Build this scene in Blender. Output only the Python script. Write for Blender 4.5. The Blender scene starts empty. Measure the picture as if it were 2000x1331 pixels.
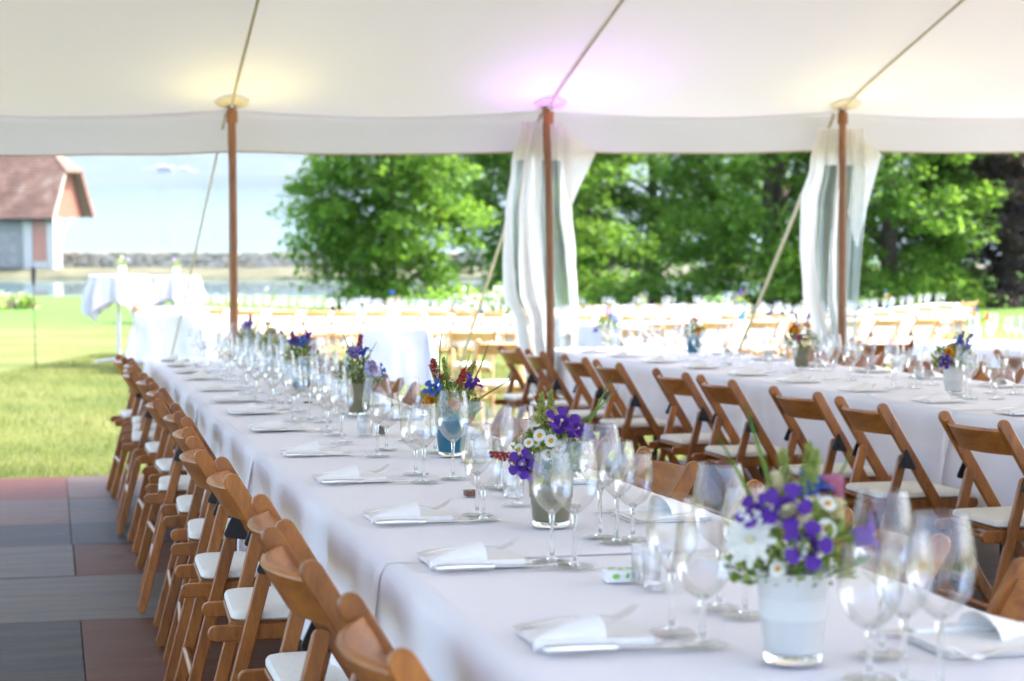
import bpy, bmesh, math, random
import numpy as np
from mathutils import Matrix, Vector, noise as mnoise

PI = math.pi
R = math.radians
rnd = random.Random(7)
nrs = np.random.RandomState(11)
sc = bpy.context.scene
COL = sc.collection

# ------------------------------------------------------------------ camera, sky, sun, exposure
FPX = 3500.0                       # focal length in pixels of the 2000 px wide photograph
CAMH = 1.26                        # eye height over the floor of the tent
PITCH = math.atan(303.5 / FPX)     # looking a little down
SLOPE = PITCH - math.atan(125.5 / FPX)   # the lawn falls towards the lake
THETA = math.atan(900 / FPX)       # the tables run to the left of the view

cam_d = bpy.data.cameras.new('camera')
cam = bpy.data.objects.new('camera', cam_d)
COL.objects.link(cam)
cam.location = (0, 0, CAMH)
cam.rotation_euler = (PI / 2 - PITCH, 0, 0)
cam_d.sensor_width = 36
cam_d.lens = FPX / 2000 * 36
cam_d.clip_start = 0.05
cam_d.clip_end = 60000
cam_d.dof.use_dof = True
cam_d.dof.focus_distance = 4.4
cam_d.dof.aperture_fstop = 4.6
cam_d.dof.aperture_blades = 0
sc.camera = cam

SUN_EL, SUN_AZ = R(54), R(70)      # azimuth clockwise from the viewing direction
world = bpy.data.worlds.new('World')
sc.world = world
world.use_nodes = True
nt = world.node_tree
bg = nt.nodes['Background']
sky = nt.nodes.new('ShaderNodeTexSky')
sky.sky_type = 'NISHITA'
sky.sun_disc = False
sky.sun_elevation = SUN_EL
sky.sun_rotation = SUN_AZ
sky.air_density = 0.75
sky.ozone_density = 0.6
sky.dust_density = 5.0
sky.altitude = 400
nt.links.new(sky.outputs[0], bg.inputs[0])
bg.inputs[1].default_value = 0.15
sun_d = bpy.data.lights.new('sun', 'SUN')
sun = bpy.data.objects.new('sun', sun_d)
COL.objects.link(sun)
sun_d.energy = 2.0
sun_d.angle = R(0.6)
sun_d.color = (1.0, 0.955, 0.88)
sdir = Vector((math.sin(SUN_AZ) * math.cos(SUN_EL), math.cos(SUN_AZ) * math.cos(SUN_EL), math.sin(SUN_EL)))
sun.rotation_euler = sdir.to_track_quat('Z', 'Y').to_euler()
sun.location = (20, 20, 40)

vs = sc.view_settings
vs.view_transform = 'Standard'
vs.look = 'None'
vs.gamma = 1
vs.exposure = 3.08
vs.use_curve_mapping = False
cy = sc.cycles
cy.use_denoising = True
cy.max_bounces = 14
cy.diffuse_bounces = 5
cy.glossy_bounces = 8
cy.transmission_bounces = 10
cy.transparent_max_bounces = 28
cy.volume_bounces = 0
cy.sample_clamp_indirect = 6
cy.caustics_reflective = False
cy.caustics_refractive = False
cy.use_adaptive_sampling = True
cy.adaptive_threshold = 0.02

# ------------------------------------------------------------------ frames of reference
# "site": x to the right, y along the tables, z up from the (gently sloping) lawn; "view" is the same turned by THETA
M_VIEW = Matrix.Translation((0, 0, CAMH)) @ Matrix.Rotation(-SLOPE, 4, 'X') @ Matrix.Translation((0, 0, -CAMH))
M_SITE = M_VIEW @ Matrix.Rotation(THETA, 4, 'Z')
ct, st = math.cos(THETA), math.sin(THETA)


def v2s(X, Z):
    return (X * ct + Z * st, -X * st + Z * ct)


def s2v(x, y):
    return (x * ct - y * st, x * st + y * ct)


def at(px, py, h):
    """where the line of sight of a spot in the photograph meets the plane at height h over the lawn (site x, y)"""
    Z = (CAMH - h) * FPX / (py - 540.0)
    return v2s((px - 1000.0) / FPX * Z, Z)


def sstep(a, b, v):
    t = min(1, max(0, (v - a) / (b - a)))
    return t * t * (3 - 2 * t)


def ground(X, Z):
    """height of the lawn over its plane, in view coordinates"""
    g = sstep(13, 22, Z) * 0.14 * sstep(-2.5, -6, X)
    g -= 0.20 * sstep(25, 32, Z) * sstep(-6, -1, X) * sstep(9, 5, X)
    g += 0.45 * sstep(28, 55, Z) * sstep(5, 14, X)
    g += 0.02 * mnoise.noise(Vector((X * .25, Z * .2, 0))) * sstep(12, 16, Z)
    g -= sstep(69, 76, Z + 0.06 * X) * 2.2 * sstep(40, 20, X)
    return g


# ------------------------------------------------------------------ materials
def new_mat(name):
    m = bpy.data.materials.new(name)
    m.use_nodes = True
    return m, m.node_tree, m.node_tree.nodes['Principled BSDF']


def N(nt, typ, **kw):
    n = nt.nodes.new(typ)
    for k, v in kw.items():
        if k in n.inputs.keys() and not hasattr(n, k):
            n.inputs[k].default_value = v
        else:
            setattr(n, k, v)
    return n


def ramp(nt, fac, stops):
    r = nt.nodes.new('ShaderNodeValToRGB')
    e = r.color_ramp.elements
    while len(e) < len(stops):
        e.new(0.5)
    for i, (p, c) in enumerate(stops):
        e[i].position = p
        e[i].color = (c[0], c[1], c[2], 1) if not isinstance(c, (int, float)) else (c, c, c, 1)
    nt.links.new(fac, r.inputs[0])
    return r.outputs[0]


def coords(nt, kind='Object', scale=(1, 1, 1)):
    tc = nt.nodes.new('ShaderNodeTexCoord')
    mp = nt.nodes.new('ShaderNodeMapping')
    mp.inputs['Scale'].default_value = scale
    nt.links.new(tc.outputs[kind], mp.inputs[0])
    return mp.outputs[0]


def noise_tex(nt, vec, scale, detail=4, rough=.55):
    n = nt.nodes.new('ShaderNodeTexNoise')
    n.inputs['Scale'].default_value = scale
    n.inputs['Detail'].default_value = detail
    n.inputs['Roughness'].default_value = rough
    nt.links.new(vec, n.inputs['Vector'])
    return n.outputs['Fac']


def bump(nt, b, h, strength=.2, dist=.01):
    n = nt.nodes.new('ShaderNodeBump')
    n.inputs['Strength'].default_value = strength
    n.inputs['Distance'].default_value = dist
    nt.links.new(h, n.inputs['Height'])
    nt.links.new(n.outputs[0], b.inputs['Normal'])
    return n


def plain(name, col, rough=.5, metal=0, var=.12, scale=20, spec=.5, coat=0, bmp=0, bd=.002):
    m, t, b = new_mat(name)
    v = coords(t)
    f = noise_tex(t, v, scale)
    c0 = tuple(max(0, c * (1 - var)) for c in col)
    c1 = tuple(min(1, c * (1 + var)) for c in col)
    t.links.new(ramp(t, f, [(.3, c0), (.7, c1)]), b.inputs['Base Color'])
    b.inputs['Roughness'].default_value = rough
    b.inputs['Metallic'].default_value = metal
    b.inputs['Specular IOR Level'].default_value = spec
    b.inputs['Coat Weight'].default_value = coat
    if bmp:
        bump(t, b, f, bmp, bd)
    return m


def mat_wood(name, dark, light, along=(2.5, 2.5, 2.5), rough=.38, obj_rand=True):
    m, t, b = new_mat(name)
    v = coords(t, 'Object', along)
    oi = t.nodes.new('ShaderNodeObjectInfo')
    add = t.nodes.new('ShaderNodeVectorMath')
    mul = t.nodes.new('ShaderNodeVectorMath')
    mul.operation = 'SCALE'
    mul.inputs[0].default_value = (13, 7, 5)
    t.links.new(oi.outputs['Random'], mul.inputs['Scale'])
    t.links.new(v, add.inputs[0])
    t.links.new(mul.outputs[0], add.inputs[1])
    f = noise_tex(t, add.outputs[0], 7, 6, .65)
    f2 = noise_tex(t, add.outputs[0], 60, 3, .6)
    mix = t.nodes.new('ShaderNodeMath')
    mix.operation = 'MULTIPLY_ADD'
    mix.inputs[1].default_value = .3
    t.links.new(f2, mix.inputs[0])
    t.links.new(f, mix.inputs[2])
    col = ramp(t, mix.outputs[0], [(.45, dark), (.62, tuple((a + c) / 2 for a, c in zip(dark, light))), (.85, light)])
    hsv = t.nodes.new('ShaderNodeHueSaturation')
    mr = t.nodes.new('ShaderNodeMapRange')
    mr.inputs[3].default_value = .82
    mr.inputs[4].default_value = 1.18
    t.links.new(oi.outputs['Random'], mr.inputs[0])
    t.links.new(mr.outputs[0], hsv.inputs['Value'])
    t.links.new(col, hsv.inputs['Color'])
    t.links.new(hsv.outputs[0], b.inputs['Base Color'])
    b.inputs['Roughness'].default_value = rough
    b.inputs['Coat Weight'].default_value = .12
    b.inputs['Coat Roughness'].default_value = .25
    bump(t, b, f2, .12, .001)
    return m


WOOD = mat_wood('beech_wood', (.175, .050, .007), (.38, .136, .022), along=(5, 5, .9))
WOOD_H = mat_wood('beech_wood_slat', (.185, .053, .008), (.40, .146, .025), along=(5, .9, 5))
WOOD_FAR = mat_wood('sunlit_beech_wood', (.50, .27, .10), (.70, .43, .20), along=(5, 5, .9), rough=.5)  # same beech, its colour lightened to look blown out by the sun
POLE = mat_wood('varnished_pole_wood', (.12, .042, .008), (.30, .115, .026), along=(10, 10, .8), rough=.35)
BLACK = plain('black_plastic', (.012, .013, .015), .35, var=.2)
DARKM = plain('dark_metal', (.03, .03, .035), .4, .6)
STEEL = plain('brushed_steel', (.80, .80, .81), .32, 1.0, .03)
CUSH = plain('cream_seat_cloth', (.76, .73, .64), .85, var=.05, scale=90, bmp=.25)
ROPE = plain('natural_rope', (.52, .47, .36), .9, var=.2, scale=80, bmp=.5)
NAPKIN = plain('napkin_paper', (.83, .81, .765), .9, var=.02, scale=60, bmp=.12)


def mat_cloth(name, col, trans=.12, wr=.25, scale=3.0, wavy=True):
    m, t, b = new_mat(name)
    v = coords(t, 'Object')
    f = noise_tex(t, v, scale, 3, .5)
    f2 = noise_tex(t, v, 420, 2, .5)
    mx = t.nodes.new('ShaderNodeMath')
    mx.operation = 'MULTIPLY_ADD'
    mx.inputs[1].default_value = .02
    t.links.new(f2, mx.inputs[0])
    t.links.new(f, mx.inputs[2])
    bump(t, b, mx.outputs[0], wr, .03)
    t.links.new(ramp(t, f, [(.2, tuple(c * .97 for c in col)), (.8, col)]), b.inputs['Base Color'])
    b.inputs['Roughness'].default_value = .85
    b.inputs['Sheen Weight'].default_value = .15
    tr = t.nodes.new('ShaderNodeBsdfTranslucent')
    tr.inputs[0].default_value = (*col, 1)
    ms = t.nodes.new('ShaderNodeMixShader')
    ms.inputs[0].default_value = trans
    out = t.nodes['Material Output']
    t.links.new(b.outputs[0], ms.inputs[1])
    t.links.new(tr.outputs[0], ms.inputs[2])
    t.links.new(ms.outputs[0], out.inputs[0])
    return m


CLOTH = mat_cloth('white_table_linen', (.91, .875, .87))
LAWN_LINEN = mat_cloth('lawn_table_linen', (.60, .585, .63))  # same white linen, its colour darkened so shading survives the sun
CANVAS = mat_cloth('tent_canvas', (.765, .76, .775), .048, .12, .8)
CURTAIN = mat_cloth('canvas_sidewall', (.84, .81, .77), .6, .2, 5)


def mat_thin_glass(name, tint=(.985, .99, .99), edge=(.80, .84, .85), boost=1.7, rough=.0, cap=.42):
    m, t, b = new_mat(name)
    t.nodes.remove(b)
    out = t.nodes['Material Output']
    lw = t.nodes.new('ShaderNodeLayerWeight')
    lw.inputs[0].default_value = .25
    tp = t.nodes.new('ShaderNodeBsdfTransparent')
    cr = ramp(t, lw.outputs['Facing'], [(.25, tint), (.97, edge)])
    t.links.new(cr, tp.inputs[0])
    gl = t.nodes.new('ShaderNodeBsdfGlossy')
    gl.inputs['Roughness'].default_value = rough
    fr = t.nodes.new('ShaderNodeFresnel')
    fr.inputs[0].default_value = 1.5
    mu = t.nodes.new('ShaderNodeMath')
    mu.operation = 'MULTIPLY'
    mu.inputs[1].default_value = boost
    t.links.new(fr.outputs[0], mu.inputs[0])
    mn = t.nodes.new('ShaderNodeMath')
    mn.operation = 'MINIMUM'
    mn.inputs[1].default_value = cap
    t.links.new(mu.outputs[0], mn.inputs[0])
    mu = mn
    ms = t.nodes.new('ShaderNodeMixShader')
    t.links.new(mu.outputs[0], ms.inputs[0])
    t.links.new(tp.outputs[0], ms.inputs[1])
    t.links.new(gl.outputs[0], ms.inputs[2])
    t.links.new(ms.outputs[0], out.inputs[0])
    return m


GLASS = mat_thin_glass('clear_glass_wall')


GLASS_FAR = mat_thin_glass('sunlit_glass_wall', (.93, .94, .95), (.80, .84, .85), 3.4, .2, .7)  # clear glass, reflection strengthened and blurred to look whitened by sun


def mat_solid_glass():
    m, t, b = new_mat('solid_clear_glass')
    b.inputs['Base Color'].default_value = (.97, .985, .98, 1)
    b.inputs['Transmission Weight'].default_value = 1
    b.inputs['Roughness'].default_value = .0
    b.inputs['IOR'].default_value = 1.45
    return m


SGLASS = mat_solid_glass()


def mat_pvc():
    m, t, b = new_mat('clear_plastic_film')
    out = t.nodes['Material Output']
    b.inputs['Base Color'].default_value = (.70, .76, .76, 1)
    b.inputs['Roughness'].default_value = .12
    tp = t.nodes.new('ShaderNodeBsdfTransparent')
    tp.inputs[0].default_value = (.86, .92, .92, 1)
    lw = t.nodes.new('ShaderNodeLayerWeight')
    lw.inputs[0].default_value = .4
    mr = t.nodes.new('ShaderNodeMapRange')
    mr.inputs[3].default_value = .34
    mr.inputs[4].default_value = .85
    t.links.new(lw.outputs['Facing'], mr.inputs[0])
    ms = t.nodes.new('ShaderNodeMixShader')
    t.links.new(mr.outputs[0], ms.inputs[0])
    t.links.new(tp.outputs[0], ms.inputs[1])
    t.links.new(b.outputs[0], ms.inputs[2])
    t.links.new(ms.outputs[0], out.inputs[0])
    return m


PVC = mat_pvc()


def mat_leaf(name, a, b_, trans=.45, scale=.8, rough=.55, spread=.35):
    m, t, b = new_mat(name)
    v = coords(t, 'Object')
    f = noise_tex(t, v, scale, 3, .6)
    f2 = noise_tex(t, v, 9, 2, .6)
    ad = t.nodes.new('ShaderNodeMath')
    ad.operation = 'MULTIPLY_ADD'
    ad.inputs[1].default_value = spread
    t.links.new(f2, ad.inputs[0])
    t.links.new(f, ad.inputs[2])
    c = ramp(t, ad.outputs[0], [(.45, a), (.85, b_)])
    t.links.new(c, b.inputs['Base Color'])
    b.inputs['Roughness'].default_value = rough
    b.inputs['Specular IOR Level'].default_value = .3
    tr = t.nodes.new('ShaderNodeBsdfTranslucent')
    hs = t.nodes.new('ShaderNodeHueSaturation')
    hs.inputs['Hue'].default_value = .485
    hs.inputs['Value'].default_value = 1.7
    t.links.new(c, hs.inputs['Color'])
    t.links.new(hs.outputs[0], tr.inputs[0])
    ms = t.nodes.new('ShaderNodeMixShader')
    ms.inputs[0].default_value = trans
    t.links.new(b.outputs[0], ms.inputs[1])
    t.links.new(tr.outputs[0], ms.inputs[2])
    t.links.new(ms.outputs[0], t.nodes['Material Output'].inputs[0])
    return m


LEAF_A = mat_leaf('fresh_green_leaves', (.048, .14, .012), (.155, .29, .035), .5)
LEAF_B = mat_leaf('deep_green_leaves', (.035, .10, .012), (.10, .21, .025), .5)
LEAF_P = mat_leaf('purple_beech_leaves', (.045, .030, .030), (.11, .085, .070), .3)
GREEN = mat_leaf('bouquet_greenery', (.045, .11, .015), (.16, .25, .04), .35, 30)
GREEN_L = mat_leaf('pale_bouquet_greenery', (.18, .25, .05), (.36, .42, .12), .35, 30)
GRASSB = mat_leaf('grass_blade_green', (.055, .09, .013), (.165, .18, .048), .4, .9)
BARK = plain('tree_bark', (.075, .055, .04), .9, var=.35, scale=6, bmp=.8, bd=.03)


def petal(name, c, trans=.35):
    return mat_leaf(name, tuple(x * .8 for x in c), c, trans, 40, .6, .2)


PURPLE = petal('violet_petals', (.115, .032, .33))
LILAC = petal('lilac_petals', (.32, .20, .55))
BLUE = petal('blue_petals', (.05, .12, .50))
WHITE_P = petal('white_petals', (.80, .80, .74))
YELLOW = petal('yellow_petals', (.75, .42, .03))
ORANGE = petal('orange_petals', (.70, .17, .03))
RED = petal('dark_red_petals', (.38, .03, .03))
PINK = petal('pink_petals', (.55, .22, .33))
CREAM = petal('cream_petals', (.70, .66, .42))
VASE_W = plain('white_glaze', (.60, .60, .565), .35, var=.02, coat=.3)
VASE_K = plain('khaki_glaze', (.19, .18, .11), .35, var=.03, coat=.2)
VASE_T = plain('teal_glaze', (.012, .13, .20), .35, var=.03, coat=.2)
BROWNC = plain('brown_card', (.17, .07, .055), .6)
WHITEC = plain('white_card', (.8, .8, .77), .6, var=.02)
GREENC = plain('green_print', (.22, .55, .06), .6, var=.05)
GREYC = plain('grey_card', (.14, .13, .10), .6)
WAX = plain('white_wax', (.8, .79, .74), .5, var=.02)


# ------------------------------------------------------------------ mesh helpers
class MB:
    def __init__(s):
        s.v, s.f, s.m = [], [], []

    def add(s, vs_, fs, mi=0):
        o = len(s.v)
        s.v += [tuple(p) for p in vs_]
        s.f += [tuple(i + o for i in f) for f in fs]
        s.m += [mi] * len(fs)

    def box(s, x0, x1, y0, y1, z0, z1, mi=0, b=0):
        if b:
            pts = [(x0, y0), (x1, y0), (x1, y1), (x0, y1)]
            s.prism(round_poly(pts, min(b * 2, (x1 - x0) * .45, (y1 - y0) * .45), 2), z0, z1, b, lambda a, c, h: (a, c, h), mi)
            return
        V = [(x, y, z) for z in (z0, z1) for y in (y0, y1) for x in (x0, x1)]
        s.add(V, [(0, 2, 3, 1), (4, 5, 7, 6), (0, 1, 5, 4), (2, 6, 7, 3), (0, 4, 6, 2), (1, 3, 7, 5)], mi)

    def prism(s, poly, h0, h1, b, fn, mi=0):
        """extrude a 2-D outline (counter-clockwise) from h0 to h1 with bevelled rims; fn maps (a, c, h) to 3-D"""
        n = len(poly)
        ins = inset(poly, b) if b else poly
        rings = [(ins, h0), (poly, h0 + b), (poly, h1 - b), (ins, h1)] if b else [(poly, h0), (poly, h1)]
        V = [fn(p[0], p[1], h) for r, h in rings for p in r]
        F = []
        for k in range(len(rings) - 1):
            for i in range(n):
                j = (i + 1) % n
                F.append((k * n + i, k * n + j, (k + 1) * n + j, (k + 1) * n + i))
        F.append(tuple(range(n - 1, -1, -1)))
        F.append(tuple((len(rings) - 1) * n + i for i in range(n)))
        s.add(V, F, mi)

    def tube(s, pts, rad, n=8, cap=True, mi=0):
        pts = [Vector(p) for p in pts]
        if not hasattr(rad, '__len__'):
            rad = [rad] * len(pts)
        V, F = [], []
        up = Vector((0, 0, 1))
        for i, p in enumerate(pts):
            d = (pts[min(i + 1, len(pts) - 1)] - pts[max(i - 1, 0)]).normalized()
            a = d.cross(up)
            if a.length < .05:
                a = d.cross(Vector((1, 0, 0)))
            a.normalize()
            c = a.cross(d)
            for k in range(n):
                w = 2 * PI * k / n
                V.append(p + (a * math.cos(w) + c * math.sin(w)) * rad[i])
        for i in range(len(pts) - 1):
            for k in range(n):
                j = (k + 1) % n
                F.append((i * n + k, i * n + j, (i + 1) * n + j, (i + 1) * n + k))
        if cap:
            F.append(tuple(range(n - 1, -1, -1)))
            F.append(tuple((len(pts) - 1) * n + k for k in range(n)))
        s.add(V, F, mi)

    def lathe(s, prof, n=24, mi=0, c=(0, 0, 0)):
        V, F = [], []
        for r, z in prof:
            for k in range(n):
                w = 2 * PI * k / n
                V.append((c[0] + r * math.cos(w), c[1] + r * math.sin(w), c[2] + z))
        for i in range(len(prof) - 1):
            for k in range(n):
                j = (k + 1) % n
                F.append((i * n + k, i * n + j, (i + 1) * n + j, (i + 1) * n + k))
        if prof[0][0] < 1e-5:
            pass
        s.add(V, F, mi)

    def mesh(s, name, mats, smooth=True, angle=35):
        me = bpy.data.meshes.new(name)
        me.from_pydata(s.v, [], s.f)
        if not isinstance(mats, (list, tuple)):
            mats = [mats]
        for m in mats:
            me.materials.append(m)
        if len(mats) > 1:
            me.polygons.foreach_set('material_index', s.m)
        if smooth:
            me.polygons.foreach_set('use_smooth', [True] * len(me.polygons))
            me.set_sharp_from_angle(angle=R(angle))
        me.update()
        return me


def inset(poly, b):
    n = len(poly)
    out = []
    for i in range(n):
        p, q, r = Vector(poly[i - 1]), Vector(poly[i]), Vector(poly[(i + 1) % n])
        d1, d2 = (q - p).normalized(), (r - q).normalized()
        nn = Vector((-(d1.y + d2.y), d1.x + d2.x))
        nn.normalize()
        c = max(.5, nn.dot(Vector((-d1.y, d1.x))))
        out.append(tuple(q + nn * b / c))
    return out


def round_poly(pts, r, k=3):
    out = []
    n = len(pts)
    for i in range(n):
        p, q, t = Vector(pts[i - 1]), Vector(pts[i]), Vector(pts[(i + 1) % n])
        a = q + (p - q).normalized() * r
        c = q + (t - q).normalized() * r
        for j in range(k + 1):
            w = j / k
            out.append(tuple((1 - w) ** 2 * a + 2 * w * (1 - w) * q + w * w * c))
    return out


def stadium(p0, p1, w, k=6, flat_end=False):
    """outline of a bar from p0 to p1, width w, with rounded ends (the p1 end square when flat_end)"""
    p0, p1 = Vector(p0), Vector(p1)
    d = (p1 - p0).normalized()
    nrm = Vector((-d.y, d.x))
    out = []
    for i in range(k + 1):
        a = PI / 2 + PI * i / k
        out.append(tuple(p0 + (d * math.cos(a) + nrm * math.sin(a)) * w / 2))
    if flat_end:
        out += [tuple(p1 - nrm * w / 2), tuple(p1 + nrm * w / 2)]
    else:
        for i in range(k + 1):
            a = -PI / 2 + PI * i / k
            out.append(tuple(p1 + (d * math.cos(a) + nrm * math.sin(a)) * w / 2))
    return out


def link(name, me, parent=None, mat4=None, kind=None, label=None, cat=None, group=None):
    o = bpy.data.objects.new(name, me)
    COL.objects.link(o)
    if parent is not None:
        o.parent = parent
    if mat4 is not None:
        o.matrix_world = mat4
    if kind: o['kind'] = kind
    if label: o['label'] = label
    if cat: o['category'] = cat
    if group: o['group'] = group
    return o


def S(x, y, z=0, rz=0):
    return M_SITE @ Matrix.Translation((x, y, z)) @ Matrix.Rotation(rz, 4, 'Z')


def V_(X, Z, h=0, rz=0):
    return M_VIEW @ Matrix.Translation((X, Z, h)) @ Matrix.Rotation(rz, 4, 'Z')


def root(name, m4, label, cat, group=None):
    return link(name, None, None, m4, None, label, cat, group)


CHILD = {}


def adopt(o, name, me, loc=None, rot=None, scale=None, kind=None, label=None):
    c = link(name, me, o, None, kind, label)
    if loc is not None: c.location = loc
    if rot is not None: c.rotation_euler = rot
    if scale is not None: c.scale = scale if hasattr(scale, '__len__') else (scale,) * 3
    CHILD.setdefault(o.name, []).append(c)
    return c


def dup(src, m4, label, cat=None, group=None):
    r = src.copy()
    COL.objects.link(r)
    r.matrix_world = m4
    r['label'] = label
    if cat: r['category'] = cat
    if group: r['group'] = group
    for ch in CHILD.get(src.name, []):
        c = ch.copy()
        COL.objects.link(c)
        c.parent = r
        CHILD.setdefault(r.name, []).append(c)
        for g in CHILD.get(ch.name, []):
            d = g.copy()
            COL.objects.link(d)
            d.parent = c
    return r


ORD = ['first', 'second', 'third', 'fourth', 'fifth', 'sixth', 'seventh', 'eighth', 'ninth', 'tenth', 'eleventh', 'twelfth',
       'thirteenth', 'fourteenth', 'fifteenth', 'sixteenth', 'seventeenth', 'eighteenth', 'nineteenth', 'twentieth'] + \
      ['twenty-' + w for w in ('first', 'second', 'third', 'fourth', 'fifth', 'sixth', 'seventh', 'eighth', 'ninth')] + \
      ['thirtieth'] + ['thirty-' + w for w in ('first', 'second', 'third', 'fourth', 'fifth', 'sixth', 'seventh', 'eighth', 'ninth')] + \
      ['fortieth'] + ['forty-' + w for w in ('first', 'second', 'third', 'fourth', 'fifth', 'sixth', 'seventh', 'eighth', 'ninth')] + ['fiftieth']

exec_parts = []
del exec_parts
P2 = PITCH - SLOPE


def ray(px, py, pitch):
    a, b = (px - 1000) / FPX, -(py - 665.5) / FPX
    return (a, math.cos(pitch) + b * math.sin(pitch), -math.sin(pitch) + b * math.cos(pitch))


def at(px, py, h):
    """site x, y where the line of sight through a spot of the photograph meets height h over the lawn's plane"""
    d = ray(px, py, P2)
    k = (h - CAMH) / d[2]
    return v2s(d[0] * k, d[1] * k)


def atv(px, py, h):
    d = ray(px, py, P2)
    k = (h - CAMH) / d[2]
    return d[0] * k, d[1] * k


def W(px, py, Y):
    """level world coordinates of a spot seen at distance Y"""
    d = ray(px, py, PITCH)
    k = Y / d[1]
    return Vector((d[0] * k, Y, CAMH + d[2] * k))


# ------------------------------------------------------------------ lawn, water, hills
WATER = CAMH - 4.8


def lawn_h(X, Z):
    g = ground(X, Z)
    g += 0.28 * sstep(50, 70, Z)
    low = 1.26 + Z * math.tan(SLOPE) - 4.45
    g = max(g, low)
    th = 73.2 + 26 * sstep(9, 24, X) + .5 * mnoise.noise(Vector((X * .3, 0, 3)))
    g -= 2.6 * sstep(th, th + 3, Z)
    return g


def ground(X, Z):
    g = sstep(13, 22, Z) * 0.14 * sstep(-2.5, -6, X)
    g -= 0.20 * sstep(25, 32, Z) * sstep(-6, -1, X) * sstep(9, 5, X)
    g += 0.45 * sstep(28, 55, Z) * sstep(5, 14, X)
    g += 0.02 * mnoise.noise(Vector((X * .25, Z * .2, 0))) * sstep(12, 16, Z)
    return g


m, t, b = new_mat('lawn_grass')
v = coords(t, 'Object')
f = noise_tex(t, v, .35, 5, .6)
f2 = noise_tex(t, v, 9, 4, .7)
ad = t.nodes.new('ShaderNodeMath'); ad.operation = 'MULTIPLY_ADD'; ad.inputs[1].default_value = .5
t.links.new(f2, ad.inputs[0]); t.links.new(f, ad.inputs[2])
c1 = ramp(t, ad.outputs[0], [(.5, (.050, .082, .012)), (.72, (.094, .118, .025)), (.95, (.165, .16, .052))])
sx = t.nodes.new('ShaderNodeSeparateXYZ')
t.links.new(v, sx.inputs[0])
mr = t.nodes.new('ShaderNodeMapRange'); mr.inputs[1].default_value = 36; mr.inputs[2].default_value = 52
t.links.new(sx.outputs[1], mr.inputs[0])
mxc = t.nodes.new('ShaderNodeMix'); mxc.data_type = 'RGBA'
t.links.new(mr.outputs[0], mxc.inputs[0])
t.links.new(c1, mxc.inputs[6])
mxc.inputs[7].default_value = (.075, .155, .025, 1)
t.links.new(mxc.outputs[2], b.inputs['Base Color'])
b.inputs['Roughness'].default_value = .9
b.inputs['Specular IOR Level'].default_value = .2
f3 = noise_tex(t, v, 60, 3, .7)
bump(t, b, f3, .8, .03)
LAWN = m

xs = [-90, -60, -40, -30, -22] + [x for x in np.arange(-16, 26, .7)] + [30, 36, 44, 55, 70, 90]
zs = [-40, -20, -8, 0, 6] + [z for z in np.arange(10, 108, .9)]
vv, ff = [], []
for Z in zs:
    for X in xs:
        vv.append((X, Z, lawn_h(X, Z) - .06 if Z > 1 else -.06))
nx = len(xs)
for i in range(len(zs) - 1):
    for j in range(nx - 1):
        ff.append((i * nx + j, i * nx + j + 1, (i + 1) * nx + j + 1, (i + 1) * nx + j))
me = bpy.data.meshes.new('lawn')
me.from_pydata(vv, [], ff)
me.polygons.foreach_set('use_smooth', [True] * len(ff))
me.materials.append(LAWN)
link('lawn', me, None, M_VIEW, 'structure')

m, t, b = new_mat('lake_water')
v = coords(t, 'Object')
b.inputs['Base Color'].default_value = (.05, .09, .10, 1)
b.inputs['Roughness'].default_value = .06
b.inputs['IOR'].default_value = 1.33
sx = t.nodes.new('ShaderNodeSeparateXYZ'); t.links.new(v, sx.inputs[0])
mr = t.nodes.new('ShaderNodeMapRange'); mr.inputs[1].default_value = 96; mr.inputs[2].default_value = 130
mr.inputs[3].default_value = .03; mr.inputs[4].default_value = .55
t.links.new(sx.outputs[1], mr.inputs[0])
mp = t.nodes.new('ShaderNodeMapping'); mp.inputs['Scale'].default_value = (.5, .9, 1)
t.links.new(v, mp.inputs[0])
f = noise_tex(t, mp.outputs[0], 1.0, 5, .6)
bp = t.nodes.new('ShaderNodeBump'); bp.inputs['Distance'].default_value = .12
t.links.new(mr.outputs[0], bp.inputs['Strength'])
t.links.new(f, bp.inputs['Height']); t.links.new(bp.outputs[0], b.inputs['Normal'])
mb = MB()
mb.add([(-9000, 55, 0), (9000, 55, 0), (9000, 9800, 0), (-9000, 9800, 0)], [(0, 1, 2, 3)])
link('lake', mb.mesh('lake', m, False), None, Matrix.Translation((0, 0, WATER)), 'structure')

# wooded hills over the far shore
m, t, b = new_mat('hill_woods')
v = coords(t, 'Object')
f = noise_tex(t, v, .004, 6, .6)
t.links.new(ramp(t, f, [(.35, (.012, .022, .018)), (.55, (.022, .036, .024)), (.7, (.04, .05, .034))]), b.inputs['Base Color'])
b.inputs['Roughness'].default_value = 1
HX = np.linspace(-7000, 7000, 120)
HY = np.linspace(2750, 9000, 60)
vv = []
for y in HY:
    for x in HX:
        shore = 2800 + 90 * mnoise.noise(Vector((x / 900, 0, 0)))
        d = max(0, y - shore)
        h = -3 + 26 * sstep(0, 130, d) + 760 * sstep(200, 4200, d) * (.8 + .35 * mnoise.noise(Vector((x / 1700, y / 1700, 1)))) + 30 * mnoise.noise(Vector((x / 260, y / 260, 2))) * sstep(100, 700, d)
        vv.append((x, y, WATER + h))
ff = []
for i in range(59):
    for j in range(119):
        ff.append((i * 120 + j, i * 120 + j + 1, (i + 1) * 120 + j + 1, (i + 1) * 120 + j))
me = bpy.data.meshes.new('hills')
me.from_pydata(vv, [], ff)
me.polygons.foreach_set('use_smooth', [True] * len(ff))
me.materials.append(m)
link('hills', me, None, Matrix.Identity(4), 'structure')

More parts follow.
